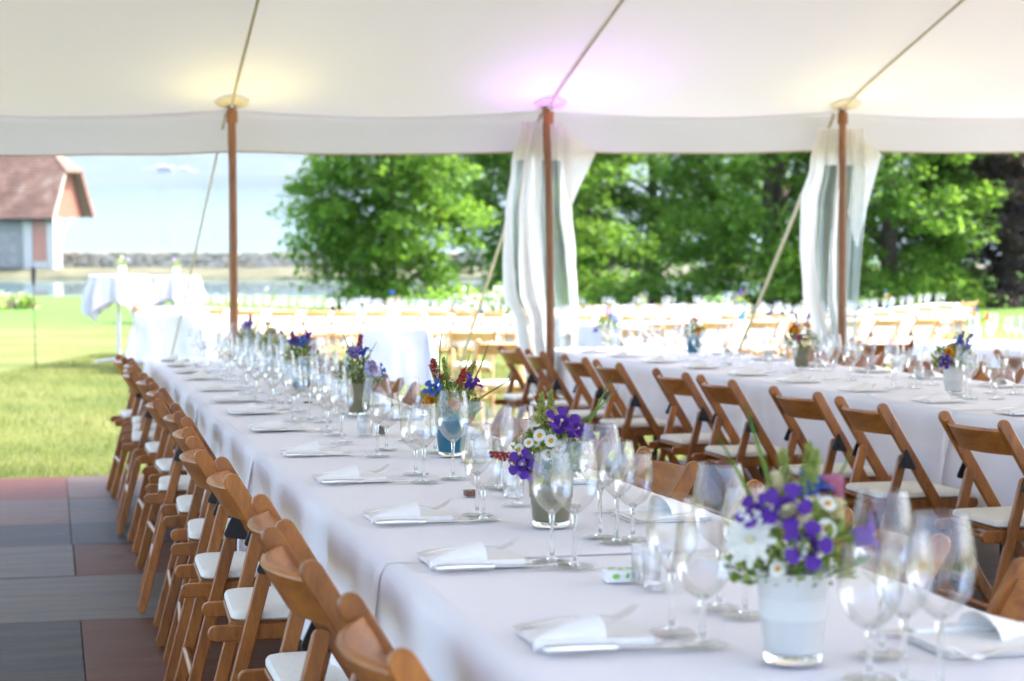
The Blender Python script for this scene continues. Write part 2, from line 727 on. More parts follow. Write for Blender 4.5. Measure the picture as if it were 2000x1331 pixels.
# far lakeside village: pale houses
HOUSEW = plain('house_plaster', (.17, .17, .18), .9, var=.03)
HOUSER = plain('house_roof', (.16, .14, .14), .9, var=.1)
WINM = plain('window_dark', (.05, .06, .07), .2, var=.1)
hm = MB()
hm.box(-7, 7, -6, 6, 0, 15)
hwall = hm.mesh('house_wall', HOUSEW, False)
hm = MB()
hm.add([(-8, -7, 15), (8, -7, 15), (8, 7, 15), (-8, 7, 15), (-8, 0, 19), (8, 0, 19)], [(0, 1, 5, 4), (2, 3, 4, 5), (0, 4, 3), (1, 2, 5), (3, 2, 1, 0)])
hroof = hm.mesh('house_roof', HOUSER, False)
hsrc = None
rr = random.Random(3)
spots = [(268, 348), (283, 344), (300, 340), (316, 336), (331, 338), (346, 341), (362, 340), (378, 345), (322, 350), (341, 353), (275, 356), (472, 356), (486, 358), (503, 355), (515, 360)]
for i, (px, py) in enumerate(spots):
    Yh = 3150 + rr.uniform(-60, 120)
    p = W(px, py + 5, Yh)
    mm = Matrix.Translation((p.x, p.y, p.z - 2)) @ Matrix.Rotation(rr.uniform(-.5, .5), 4, 'Z')
    lab = 'pale house in the hazy village across the lake, %s from left' % ORD[sorted(spots).index((px, py))]
    if hsrc is None:
        hsrc = root('far_house', mm, lab, 'house', 'houses on the hillside across the lake')
        adopt(hsrc, 'wall', hwall); adopt(hsrc, 'roof', hroof)
        wm = MB()
        for k in range(3):
            wm.box(-5 + k * 4, -3.5 + k * 4, -6.2, -5.9, 4, 7)
            wm.box(-5 + k * 4, -3.5 + k * 4, -6.2, -5.9, 9.5, 12.5)
        adopt(hsrc, 'window_row', wm.mesh('far_windows', WINM, False))
    else:
        dup(hsrc, mm, lab)

# haze over lake and land
hz, t, b = new_mat('haze_air')
t.nodes.remove(b)
pv = t.nodes.new('ShaderNodeVolumePrincipled')
pv.inputs['Color'].default_value = (.60, .78, 1, 1)
pv.inputs['Density'].default_value = 0.00006
pv.inputs['Anisotropy'].default_value = .2
t.links.new(pv.outputs[0], t.nodes['Material Output'].inputs['Volume'])
mb = MB()
mb.box(-9500, 9500, -200, 10000, WATER - 12, 1300)
link('haze', mb.mesh('haze', hz, False), None, Matrix.Identity(4), 'stuff')

# ------------------------------------------------------------------ bank, breakwater wall and boathouse
STONE = [plain('wall_stone_%d' % k, c, .95, var=.25, scale=3, bmp=.6, bd=.03) for k, c in enumerate([(.34, .31, .26), (.42, .39, .33), (.25, .24, .19), (.38, .33, .25)])]
EARTH = plain('bank_earth', (.07, .07, .036), .95, var=.4, scale=.8, bmp=.6, bd=.05)
mb = MB()
X0, X1 = -60, 30
pts = [(91.6, -.5), (92.2, .12), (94.5, .38), (100.5, .42), (102, -.5)]
nseg = 90
V, F = [], []
for i in range(nseg + 1):
    x = X0 + (X1 - X0) * i / nseg
    for (y, z) in pts:
        V.append((x, y + .5 * mnoise.noise(Vector((x * .3, y, 0))), WATER + z + .06 * mnoise.noise(Vector((x * .6, y, 5)))))
for i in range(nseg):
    for k in range(len(pts) - 1):
        a = i * len(pts) + k
        F.append((a, a + len(pts), a + len(pts) + 1, a + 1))
mb.add(V, F)
link('bank', mb.mesh('bank', EARTH), None, Matrix.Identity(4), 'structure')

wall = root('stone_wall', Matrix.Translation((0, 97, WATER + .36)), 'long low grey stone breakwater wall on the bank before the lake', 'wall')
mb = MB()
mb.box(-27.5, 8, -.02, .5, -.2, .72)
adopt(wall, 'core', mb.mesh('wall_core', plain('wall_mortar', (.2, .19, .15), 1, var=.2, scale=2), False))
stones = []
for k in range(8):
    mb = MB()
    w_, h_ = .5, .22
    pts = [(-w_ / 2, -h_ / 2), (w_ / 2, -h_ / 2), (w_ / 2, h_ / 2), (-w_ / 2, h_ / 2)]
    pts = [(x + rnd.uniform(-.04, .04), y + rnd.uniform(-.02, .02)) for x, y in pts]
    mb.prism(round_poly(pts, .05, 1), 0, .2, .03, lambda a, c, h: (a, -h, c))
    stones.append(mb.mesh('stone', STONE[k % 4], True, 50))
x = -27.3
for row in range(4):
    x = -27.3 + .2 * (row % 2)
    wz = .11 + row * .205
    while x < 7.5:
        s_ = rnd.uniform(.75, 1.5) if row < 3 else rnd.uniform(1.1, 2.0)
        adopt(wall, 'stone', rnd.choice(stones), (x + .25 * s_, -.02 + rnd.uniform(0, .03), wz - .02), (0, rnd.uniform(-.03, .03), 0), (s_ * 1.0, 1, rnd.uniform(.85, 1.0)))
        x += .52 * s_
# moss along the coping
mossm = plain('wall_moss', (.17, .16, .06), 1, var=.4, scale=4, bmp=.6, bd=.03)
mb = MB()
x = -27.3
while x < 7.8:
    l = rnd.uniform(.3, 1.3)
    mb.box(x, x + l, -.2, .42, .79, .79 + rnd.uniform(.02, .07), 0, .02)
    x += l + rnd.uniform(.02, .5)
adopt(wall, 'moss', mb.mesh('wall_moss', mossm), kind='stuff')

# boathouse
C0 = W(105, 526, 94)
Wd, Ld = Vector((.14, .99, 0)).normalized(), Vector((-.99, .14, 0)).normalized()
BM = Matrix(((Ld.x, Wd.x, 0, C0.x), (Ld.y, Wd.y, 0, C0.y), (0, 0, 1, C0.z), (0, 0, 0, 1)))
# its own frame must stay right-handed: x runs along the ridge away to the left, y into the depth (mirrored faces are harmless)
bh = root('boathouse', Matrix.Translation(C0), 'boathouse with brown tiled half-hipped roof and salmon and white walls by the water', 'boathouse')
BL = Matrix(((Ld.x, Wd.x, 0, 0), (Ld.y, Wd.y, 0, 0), (0, 0, 1, 0), (0, 0, 0, 1)))


def bpart(name, mb, mat, parent=bh, smooth=False):
    mb.v = [tuple(BL @ Vector(p)) for p in mb.v]
    mb.f = [tuple(reversed(f)) for f in mb.f]
    c = link(name, mb.mesh(name, mat, smooth), parent)
    return c


GREYW = plain('grey_plaster', (.27, .265, .235), .9, var=.12, scale=1.2)
SALM = plain('salmon_plaster', (.50, .24, .17), .9, var=.05, scale=1.5)
WHITEW = plain('white_plaster', (.52, .50, .45), .9, var=.04)
BWOOD = plain('brown_stained_board', (.20, .085, .05), .8, var=.15, scale=3)
PALEW = plain('pale_barge_board', (.36, .32, .26), .8, var=.06)
EH = 2.72
for nm, a, c, d0, d1, mt, z0 in (('wall', 1.86, 13, .45, .9, GREYW, 0), ('pillar', 1.34, 1.82, .40, .95, WHITEW, -.1), ('salmon_wall', .56, 1.32, .5, .9, SALM, .4), ('plinth', .56, 1.32, .44, .96, WHITEW, 0), ('pillar', .12, .52, .40, .95, WHITEW, -.3), ('pillar', .12, .45, 1.1, 1.5, GREYW, -.3)):
    mb = MB()
    mb.box(a, c, d0, d1, z0, EH - .05 if nm != 'plinth' else .38)
    bpart(nm, mb, mt)
mb = MB(); mb.box(4.5, 13, 5.1, 5.5, 0, EH); bpart('rear_wall', mb, GREYW)
mb = MB(); mb.box(2.2, 4.2, .43, .46, .1, 1.9); bpart('boat_door', mb, plain('weathered_gate_board', (.30, .29, .26), .9, var=.2, scale=3))
RI, HB, HIN = 4.15, .6, 1.8      # rise of the ridge, where the half hip starts, how far it runs in


def rp(l, s, tt, side):      # a point of the roof: l along the ridge, tt 0..1 up the slope
    w_ = 3.0 * tt if side == 0 else 6.0 - 3.0 * tt
    return (l, w_, EH - .1 + RI * tt + s)


m, t, b = new_mat('old_clay_tiles')
v = coords(t, 'Object')
bk = noise_tex(t, v, 1.1, 4, .65)
bk2 = noise_tex(t, v, 14, 3, .7)
ad = t.nodes.new('ShaderNodeMath'); ad.operation = 'MULTIPLY_ADD'; ad.inputs[1].default_value = .45
t.links.new(bk2, ad.inputs[0]); t.links.new(bk, ad.inputs[2])
t.links.new(ramp(t, ad.outputs[0], [(.45, (.055, .030, .022)), (.65, (.105, .057, .041)), (.8, (.15, .084, .06)), (.95, (.19, .155, .125))]), b.inputs['Base Color'])
b.inputs['Roughness'].default_value = .9
TILE = m
for side in (0, 1):
    mb = MB()
    n = 26
    for k in range(n):
        t0, t1 = k / n, (k + 1.35) / n
        t1 = min(t1, 1)
        ls0 = 0 if t0 < HB else (t0 - HB) / (1 - HB) * HIN
        ls1 = 0 if t1 < HB else (t1 - HB) / (1 - HB) * HIN
        # split each course into runs of tiles
        l = ls0
        a0, a1 = rp(0, 0, t0, side), rp(0, 0, t1, side)
        seg = .9
        while l < 13.4:
            e = min(l + seg, 13.4)
            up = rnd.uniform(.045, .062)
            la = l if l > ls0 + .01 else ls1
            V = [rp(l, up, t0, side), rp(e, up, t0, side), rp(e, .02, t1, side), rp(la, .02, t1, side),
                 rp(l, 0, t0, side), rp(e, 0, t0, side)]
            mb.add(V, [(0, 1, 2, 3), (4, 5, 1, 0)])
            l = e
    bpart('tiled_slope', mb, TILE)
mb = MB()
n = 12
for k in range(n):
    t0, t1 = HB + (1 - HB) * k / n, HB + (1 - HB) * (k + 1) / n
    l0, l1 = HIN * k / n - .1, HIN * (k + 1) / n - .1
    V = [(l0, 3 * t0 - .05, EH - .06 + RI * t0), (l0, 6.05 - 3 * t0, EH - .06 + RI * t0), (l1, 6 - 3 * t1, EH - .1 + RI * t1 + .02), (l1, 3 * t1, EH - .1 + RI * t1 + .02), (l0, 3 * t0 - .05, EH - .16 + RI * t0), (l0, 6.05 - 3 * t0, EH - .16 + RI * t0)]
    mb.add(V, [(0, 1, 2, 3), (4, 5, 1, 0)])
bpart('half_hip', mb, TILE)
mb = MB()
for l0 in range(int(13.4 / .4)):
    mb.tube([(HIN + l0 * .4, 3, EH - .06 + RI), (HIN + l0 * .4 + .38, 3, EH - .05 + RI)], .12, 6)
bpart('ridge_tiles', mb, TILE)
mb = MB()   # boarded gable set back a little
g0 = .5
mb.add([(g0, .25, EH - .1), (g0, 5.75, EH - .1), (g0, 6 - 3 * HB, EH - .1 + RI * HB), (g0, 3 * HB, EH - .1 + RI * HB)], [(0, 1, 2, 3)])
mb.add([(g0 + .05, .25, EH - .1), (g0 + .05, 5.75, EH - .1), (g0 + .05, 6 - 3 * HB, EH - .1 + RI * HB), (g0 + .05, 3 * HB, EH - .1 + RI * HB)], [(3, 2, 1, 0)])
bpart('gable_boarding', mb, BWOOD)
for side in (0, 1):
    mb = MB()
    w0 = (0, 3 * HB) if side == 0 else (6, 6 - 3 * HB)
    sg = 1 if side == 0 else -1
    for th, l0_, l1_ in ((.22, -.02, .06),):
        V = []
        for l in (l0_, l1_):
            V += [(l, w0[0], EH - .12), (l, w0[1], EH - .12 + RI * HB), (l, w0[1] + sg * th, EH - .12 + RI * HB), (l, w0[0] + sg * th * 1.3, EH - .12)]
        mb.add(V, [(0, 1, 2, 3), (7, 6, 5, 4), (0, 4, 5, 1), (3, 2, 6, 7), (0, 3, 7, 4), (1, 5, 6, 2)])
    bpart('barge_board', mb, PALEW if side == 0 else BWOOD)
    mb = MB()
    V = [(0, w0[0], EH - .14), (1, w0[0], EH - .14), (1, w0[1], EH - .14 + RI * HB), (0, w0[1], EH - .14 + RI * HB)]
    mb.add(V, [(0, 1, 2, 3)])
    bpart('soffit', mb, PALEW)
for (y0, l0) in ((.6, 1.58), (1.3, .3)):
    mb = MB()
    mb.tube([(l0, y0, 1.3), (l0 - 1.1 if y0 < 1 else l0 - .2, y0 - .1 if y0 < 1 else 3.0, EH - .1)], .06, 6)
    bpart('bracket', mb, PALEW)
mb = MB()
mb.box(0, 13.4, -.05, .1, EH - .2, EH - .08)
bpart('gutter', mb, DARKM)

# ------------------------------------------------------------------ tent floor of laid panels
m, t, b = new_mat('film_faced_floor_board')
v = coords(t, 'Object')
oi = t.nodes.new('ShaderNodeObjectInfo')
va = t.nodes.new('ShaderNodeVectorMath'); va.operation = 'SCALE'; va.inputs[0].default_value = (17, 9, 3)
t.links.new(oi.outputs['Random'], va.inputs['Scale'])
vb = t.nodes.new('ShaderNodeVectorMath'); t.links.new(v, vb.inputs[0]); t.links.new(va.outputs[0], vb.inputs[1])
mp = t.nodes.new('ShaderNodeMapping'); mp.inputs['Scale'].default_value = (.5, 3.2, 1)
t.links.new(vb.outputs[0], mp.inputs[0])
f = noise_tex(t, mp.outputs[0], 3.2, 9, .78)
f2 = noise_tex(t, vb.outputs[0], 70, 4, .8)
base = t.nodes.new('ShaderNodeRGB').outputs[0]
mxd = t.nodes.new('ShaderNodeMix'); mxd.data_type = 'RGBA'
ad = t.nodes.new('ShaderNodeMath'); ad.operation = 'MULTIPLY_ADD'; ad.inputs[1].default_value = .35
t.links.new(f2, ad.inputs[0]); t.links.new(f, ad.inputs[2])
t.links.new(ramp(t, ad.outputs[0], [(.57, 0.0), (.80, .85)]), mxd.inputs[0])
t.links.new(base, mxd.inputs[6])
mxd.inputs[7].default_value = (.19, .165, .15, 1)
t.links.new(mxd.outputs[2], b.inputs['Base Color'])
t.links.new(ramp(t, ad.outputs[0], [(.4, .42), (.8, .7)]), b.inputs['Roughness'])
b.inputs['Specular IOR Level'].default_value = .08
bump(t, b, ad.outputs[0], .3, .003)
FLOORM = {}
for nm_, c_, d_ in (('reddish', (.20, .046, .018), (.24, .115, .070)), ('pinkish_grey', (.155, .080, .052), (.24, .17, .125)), ('grey', (.105, .074, .053), (.21, .165, .13)),
                    ('slate', (.048, .040, .034), (.15, .128, .108)), ('pale_grey', (.125, .097, .075), (.235, .20, .165)), ('brown', (.115, .042, .020), (.185, .108, .072))):
    q_ = m.copy()
    q_.name = nm_ + '_floor_board'
    rgb = [n_ for n_ in q_.node_tree.nodes if n_.type == 'RGB'][0]
    rgb.outputs[0].default_value = (*c_, 1)
    mx_ = [n_ for n_ in q_.node_tree.nodes if n_.type == 'MIX'][0]
    mx_.inputs[7].default_value = (*d_, 1)
    FLOORM[nm_] = q_
FROWS = [('reddish', 'pinkish_grey'), ('pinkish_grey', 'grey'), ('slate', 'slate'), ('pale_grey', 'brown'), ('pale_grey', 'grey'), ('slate', 'brown'), ('reddish', 'brown')]
floor = link('floor', None, None, S(0, 0, 0), 'structure')
mb = MB(); mb.box(-5.0, 10.0, -1.0, 11.6, -.10, -.028)
link('floor_base', mb.mesh('floor_base', plain('floor_underlay', (.02, .015, .012), .9), False), floor)
panels = {}
row = 0
ys = [11.6, 10.45, 9.38, 8.62, 7.72, 6.72, 5.62, 4.6, 3.6, 2.6, 1.6, .6, -.4]
joints = [.085, .085, .085, .09, .9, .095, .5, .1, .6, .1, .6, .1, .5]
for k in range(len(ys) - 1):
    y1, y0 = ys[k], ys[k + 1]
    d = y1 - y0
    x = joints[k] - 1.9 * 3
    while x < 9.8:
        e = x + 1.9
        nearj = abs(e - joints[k]) < .1
        cn = FROWS[k][0] if k < 7 and abs(e - joints[k]) < .01 else FROWS[k][1] if k < 7 and abs(x - joints[k]) < .01 else rnd.choice(list(FLOORM))
        key = (round(d, 2), cn)
        if key not in panels:
            mb = MB(); mb.box(-.949, .949, -d / 2 + .002, d / 2 - .002, -.028, 0, 0, .003)
            panels[key] = mb.mesh('floor_panel', FLOORM[cn])
        c = link('floor_panel', panels[key], floor)
        c.location = ((x + e) / 2, (y0 + y1) / 2, rnd.uniform(-.002, .002))
        x = e

# ------------------------------------------------------------------ tent
EY = 11.6
PX = [-3.07, -.97, 1.13, 3.23, 5.36, 7.5, 9.6]


def eave_h(x):
    k = (x - 1.13) / 2.11
    fr = k - math.floor(k)
    return 2.34 + .02 * (x - 1.13) - .045 * math.sin(PI * fr)


def can_h(x, y):
    d = EY - y
    if d < 0: return eave_h(x) + .02 + .14 * d
    if d > 11.2 / 2: d = 11.2 - d  # roof ends early behind the camera to let sky light onto the tables
    d = max(0, d)
    k = (x - 1.13) / 2.11
    fr = k - math.floor(k)
    sag = .045 * math.sin(PI * fr) * min(1, d / 1.2)
    return eave_h(x) + .02 + .285 * d + .03 * (1 - math.exp(-d / .4)) - sag


tent = root('tent', S(0, 0, 0), 'white canvas party tent roof with straight hanging eave over the dining tables', 'tent')
gx = np.arange(-3.3, 10.36, .075)
gy = [EY + .17, EY + .05] + list(np.arange(11.4, .45, -.3)) + [.4]
V, F = [], []
for y in gy:
    for x in gx:
        kx = min(abs(x - p) for p in PX)
        cr_ = .006 * math.sin(math.atan2(x - PX[min(range(7), key=lambda q_: abs(PX[q_] - x))], EY + .05 - y) * 22) * math.exp(-((EY - y) / .9) ** 2) * min(1, max(0, EY - y) * 4)
        V.append((x, y, can_h(x, y) + cr_ + .005 * mnoise.noise(Vector((x * 1.3, y * .9, 4)))))
n = len(gx)
for i in range(len(gy) - 1):
    for j in range(n - 1):
        F.append((i * n + j, (i + 1) * n + j, (i + 1) * n + j + 1, i * n + j + 1))
mb = MB(); mb.add(V, F)
adopt(tent, 'canopy', mb.mesh('canopy', CANVAS, True, 60))
V, F = [], []
rows = [0, .02, .05, .09, .14, .19, .235, .27]
for z in rows:
    for x in gx:
        w_ = .012 * math.sin(x * 3.1) * z / .26 + .02 * mnoise.noise(Vector((x * 1.4, z * 5, 2))) * min(1, z / .1)
        sc_ = 1 - .1 * math.sin(PI * (((x - 1.13) / 2.11) % 1))
        V.append((x, EY + .17 + .02 * min(1, z / .03) + w_, eave_h(x) + .0 - z * sc_ - (.006 * mnoise.noise(Vector((x * 2, 0, 9))) if z > .2 else 0)))
for i in range(len(rows) - 1):
    for j in range(n - 1):
        F.append((i * n + j, (i + 1) * n + j, (i + 1) * n + j + 1, i * n + j + 1))
mb = MB(); mb.add(V, F)
adopt(tent, 'valance', mb.mesh('valance', CANVAS, True, 60))
mb = MB()
last = V[-n:]
mb.tube([(p[0], p[1] - .004, p[2] - .002) for p in last], .006, 6)
adopt(tent, 'hem', mb.mesh('hem', plain('tan_hem', (.50, .40, .30), .9, var=.1)))
mb = MB()
mb.tube([(x, EY + .165, eave_h(x) - .006) for x in gx], .005, 6)
adopt(tent, 'eave_cord', mb.mesh('eave_cord', CANVAS))
mb = MB()
k = 14
pts = [(math.cos(2 * PI * i / k) * .10 * (1 + .15 * (i % 2)), math.sin(2 * PI * i / k) * .10) for i in range(k)]
mb.prism(pts, -.006, 0, 0, lambda a, c, h: (a, c, h + .285 * -c))
patch = mb.mesh('patch', plain('reinforcement_canvas', (.74, .70, .62), .9, var=.05, scale=40, bmp=.2))
for x in PX[1:6]:
    adopt(tent, 'reinforcement_patch', patch, (x, EY - .06, can_h(x, EY - .06) - .014))

pole_names = {1.13: 'varnished round wooden tent pole at the left, behind the front table end',
              3.23: 'slightly bent reddish wooden tent pole in the middle with gathered curtain',
              5.36: 'orange-brown wooden tent pole at the right with gathered curtain'}
for x, lab in pole_names.items():
    p = root('tent_pole', S(x, EY - .02, 0), lab, 'tent pole', 'wooden poles along the tent eave')
    mb = MB()
    H = can_h(x, EY - .02) - .03
    zz = [0, .3, .6, .9, 1.2, 1.5, 1.8, 2.0, 2.12, 2.2, 2.26, H]
    bend = .012 if abs(x - 3.23) < .1 else .004
    pt, rad = [], []
    for z in zz:
        off = bend * math.sin(z / H * PI) * 1.0 - bend * .5 * sstep(1.9, 2.2, z)
        off += (-.02 if abs(x - 3.23) < .1 else 0) * (z / H - .5)
        pt.append((off, 0, z))
        rad.append(.0285 - .003 * z / H + (.002 if int(z * 10) % 2 else 0))
    mb.tube(pt, rad, 14)
    adopt(p, 'shaft', mb.mesh('pole_shaft', POLE))
    mb = MB(); mb.lathe([(.0, H - .1), (.034, H - .1), (.036, H - .09), (.036, H - .02), (.0, H - .02)], 16)
    adopt(p, 'collar', mb.mesh('pole_collar', POLE))
    mb = MB(); mb.lathe([(0, H - .02), (.008, H - .02), (.008, H + .12), (0, H + .125)], 8)
    adopt(p, 'spike', mb.mesh('pole_spike', STEEL))

ropes = {1.13: 'pale rope under the canopy running up from the left pole', 3.23: 'pale rope under the canopy running up from the middle pole', 5.36: 'pale rope under the canopy running up from the right pole'}
for x, lab in ropes.items():
    mb = MB()
    pts = []
    for k in range(30):
        y = EY - .06 - k * .33
        pts.append((0, y - EY, can_h(x, y) - .02 - .02 * math.sin(k / 29 * PI)))
    mb.tube(pts, .0095, 8)
    link('canopy_rope', mb.mesh('canopy_rope', ROPE), None, S(x, EY, 0), None, lab, 'rope', 'ropes running up under the tent roof')
guys = {1.13: ((309, 834), 'thin guy rope beyond the left pole slanting down to the lawn', .008),
        3.23: ((868, 830), 'guy rope behind the middle curtain slanting down to the lawn', .013),
        5.36: ((1392, 832), 'thick guy rope left of the right curtain slanting down', .014)}
for x, ((px, py), lab, r_) in guys.items():
    X, Z = atv(px, py, 0)
    sx_, sy_ = v2s(X, Z)
    top = Vector((x - .03, EY + .06, eave_h(x) - .03))
    bot = Vector((sx_, sy_, ground(X, Z) + .12))
    g = root('guy_rope', S(sx_, sy_, ground(X, Z) - .06), lab, 'guy rope', 'guy ropes holding the tent')
    mb = MB()
    o = Vector((sx_, sy_, ground(X, Z) - .06))
    mb.tube([top - o + (bot - top) * k / 10 - Vector((0, 0, .03 * math.sin(PI * k / 10))) for k in range(11)], r_, 8)
    adopt(g, 'line', mb.mesh('guy_line', ROPE))
    mb = MB(); mb.tube([(-.03, .02, -.1), (0.02, -.02, .26)], [.012, .012], 8)
    adopt(g, 'stake', mb.mesh('guy_stake', DARKM))


# gathered clear-window side curtains
def curtain(name, x0, bounds, strips, lab, seed, flap):
    c = root(name, S(x0, EY + .085, 0), lab, 'curtain', 'gathered tent side curtains at the poles')
    rr = random.Random(seed)
    zs_ = [p[0] for p in bounds]
    NS = 240

    def bnd(z):
        for k in range(len(bounds) - 1):
            a, b_ = bounds[k], bounds[k + 1]
            if a[0] >= z >= b_[0]:
                w_ = (a[0] - z) / (a[0] - b_[0])
                w_ = w_ * w_ * (3 - 2 * w_)
                return a[1] + (b_[1] - a[1]) * w_, a[2] + (b_[2] - a[2]) * w_
        return bounds[-1][1], bounds[-1][2]
    NZ = 60
    ztop, zbot = zs_[0], zs_[-1]
    ph = [rr.uniform(0, 6.3) for _ in range(6)]

    def pos(s, z):
        l, r_ = bnd(z)
        w_ = (ztop - z) / (ztop - zbot)
        x = l + (r_ - l) * s
        x += .012 * math.sin(s * 47 + ph[0] + w_ * 2.2) * min(1, w_ * 5)
        y = .055 * math.sin(s * 2 * PI * 4.3 + ph[1] + 1.3 * math.sin(w_ * 3 + ph[2])) + .03 * math.sin(s * 2 * PI * 9.3 + ph[3] + w_ * 2) * .6 + .02 * mnoise.noise(Vector((s * 9, z * 1.5, seed)))
        y *= .5 + .7 * min(1, w_ * 2)
        return (x, y, z)
    for (s0, s1, kind) in strips:
        ns = max(4, int((s1 - s0) * NS))
        V, F = [], []
        tops = ztop if kind != 'clear' else ztop - .24
        for i in range(NZ + 1):
            z = tops + (zbot - tops) * i / NZ
            for j in range(ns + 1):
                V.append(pos(s0 + (s1 - s0) * j / ns, z))
        for i in range(NZ):
            for j in range(ns):
                a = i * (ns + 1) + j
                F.append((a, a + 1, a + ns + 2, a + ns + 1))
        mb = MB(); mb.add(V, F)
        adopt(c, 'clear_window' if kind == 'clear' else 'canvas_strip', mb.mesh('curtain_' + kind, PVC if kind == 'clear' else CURTAIN, True, 180))
        if kind == 'clear':
            V, F = [], []
            for i in range(7):
                z = ztop - .26 * i / 6
                for j in range(ns + 1):
                    p = pos(s0 + (s1 - s0) * j / ns, z)
                    V.append((p[0], p[1] - .003, p[2]))
            for i in range(6):
                for j in range(ns):
                    a = i * (ns + 1) + j
                    F.append((a, a + 1, a + ns + 2, a + ns + 1))
            mb = MB(); mb.add(V, F)
            adopt(c, 'top_band', mb.mesh('curtain_top_band', CURTAIN, True, 180))
    # loose flap of canvas folded out to the right
    V, F = [], []
    n_ = 10
    for i in range(n_ + 1):
        for j in range(n_ + 1):
            a, b_ = i / n_, j / n_
            p = (Vector(flap[0]) * (1 - a) * (1 - b_) + Vector(flap[1]) * a * (1 - b_) + Vector(flap[2]) * a * b_ + Vector(flap[3]) * (1 - a) * b_)
            V.append((p.x, -.05 + p.y + .02 * math.sin(a * 5 + b_ * 4), p.z))
    for i in range(n_):
        for j in range(n_):
            k = i * (n_ + 1) + j
            F.append((k, k + 1, k + n_ + 2, k + n_ + 1))
    mb = MB(); mb.add(V, F)
    adopt(c, 'folded_flap', mb.mesh('curtain_flap', CURTAIN, True, 180))
    return c


curtain('side_curtain', 3.23, [(2.30, -.17, .17), (2.0, -.25, .20), (1.7, -.29, .21), (1.4, -.30, .25), (1.15, -.29, .27), (.95, -.20, .27), (.45, -.10, .25), (.10, -.08, .24)],
        [(0, .12, 'canvas'), (.12, .22, 'clear'), (.22, .40, 'canvas'), (.40, .50, 'canvas'), (.50, .86, 'clear'), (.86, .94, 'canvas')],
        'gathered canvas and clear plastic side curtain tinged pink at the middle pole', 3,
        [(.12, 0, 2.27), (.35, .03, 2.09), (.18, .02, 1.72), (.12, 0, 1.9)])
curtain('side_curtain', 5.36, [(2.30, -.15, .20), (2.05, -.2, .22), (1.75, -.27, .22), (1.45, -.28, .20), (1.15, -.25, .18), (.85, -.16, .16), (.45, -.12, .14), (.10, -.1, .14)],
        [(0, .26, 'canvas'), (.26, .47, 'clear'), (.47, .60, 'canvas'), (.60, 1.0, 'clear')],
        'gathered cream canvas and clear plastic side curtain at the right pole', 5,
        [(.16, 0, 2.26), (.33, .03, 2.12), (.16, .02, 1.45), (.06, 0, 1.7)])

# coloured uplights on the canvas over the poles
for x, colr, e_ in ((1.13, (1, .82, .28), 1.2), (3.23, (.60, .22, 1.0), 3.2), (5.36, (1, .82, .28), 1.25)):
    ld = bpy.data.lights.new('uplight', 'SPOT')
    lo = bpy.data.objects.new('uplight', ld)
    COL.objects.link(lo)
    lo.matrix_world = S(x + .03, EY - .32, 1.92)
    lo.rotation_euler = (M_SITE.to_3x3() @ Vector((0, .18, -1))).to_track_quat('Z', 'Y').to_euler()
    ld.energy = e_
    ld.color = colr
    ld.spot_size = R(140)
    ld.spot_blend = 1.0
    ld.shadow_soft_size = .05

# ------------------------------------------------------------------ folding chairs
def side(mb, poly, v0, v1, b=.003):
    # outline given in (u, z); v is across the chair
    mb.prism(poly, v0, v1, b, lambda a, c, h: (a, h, c))


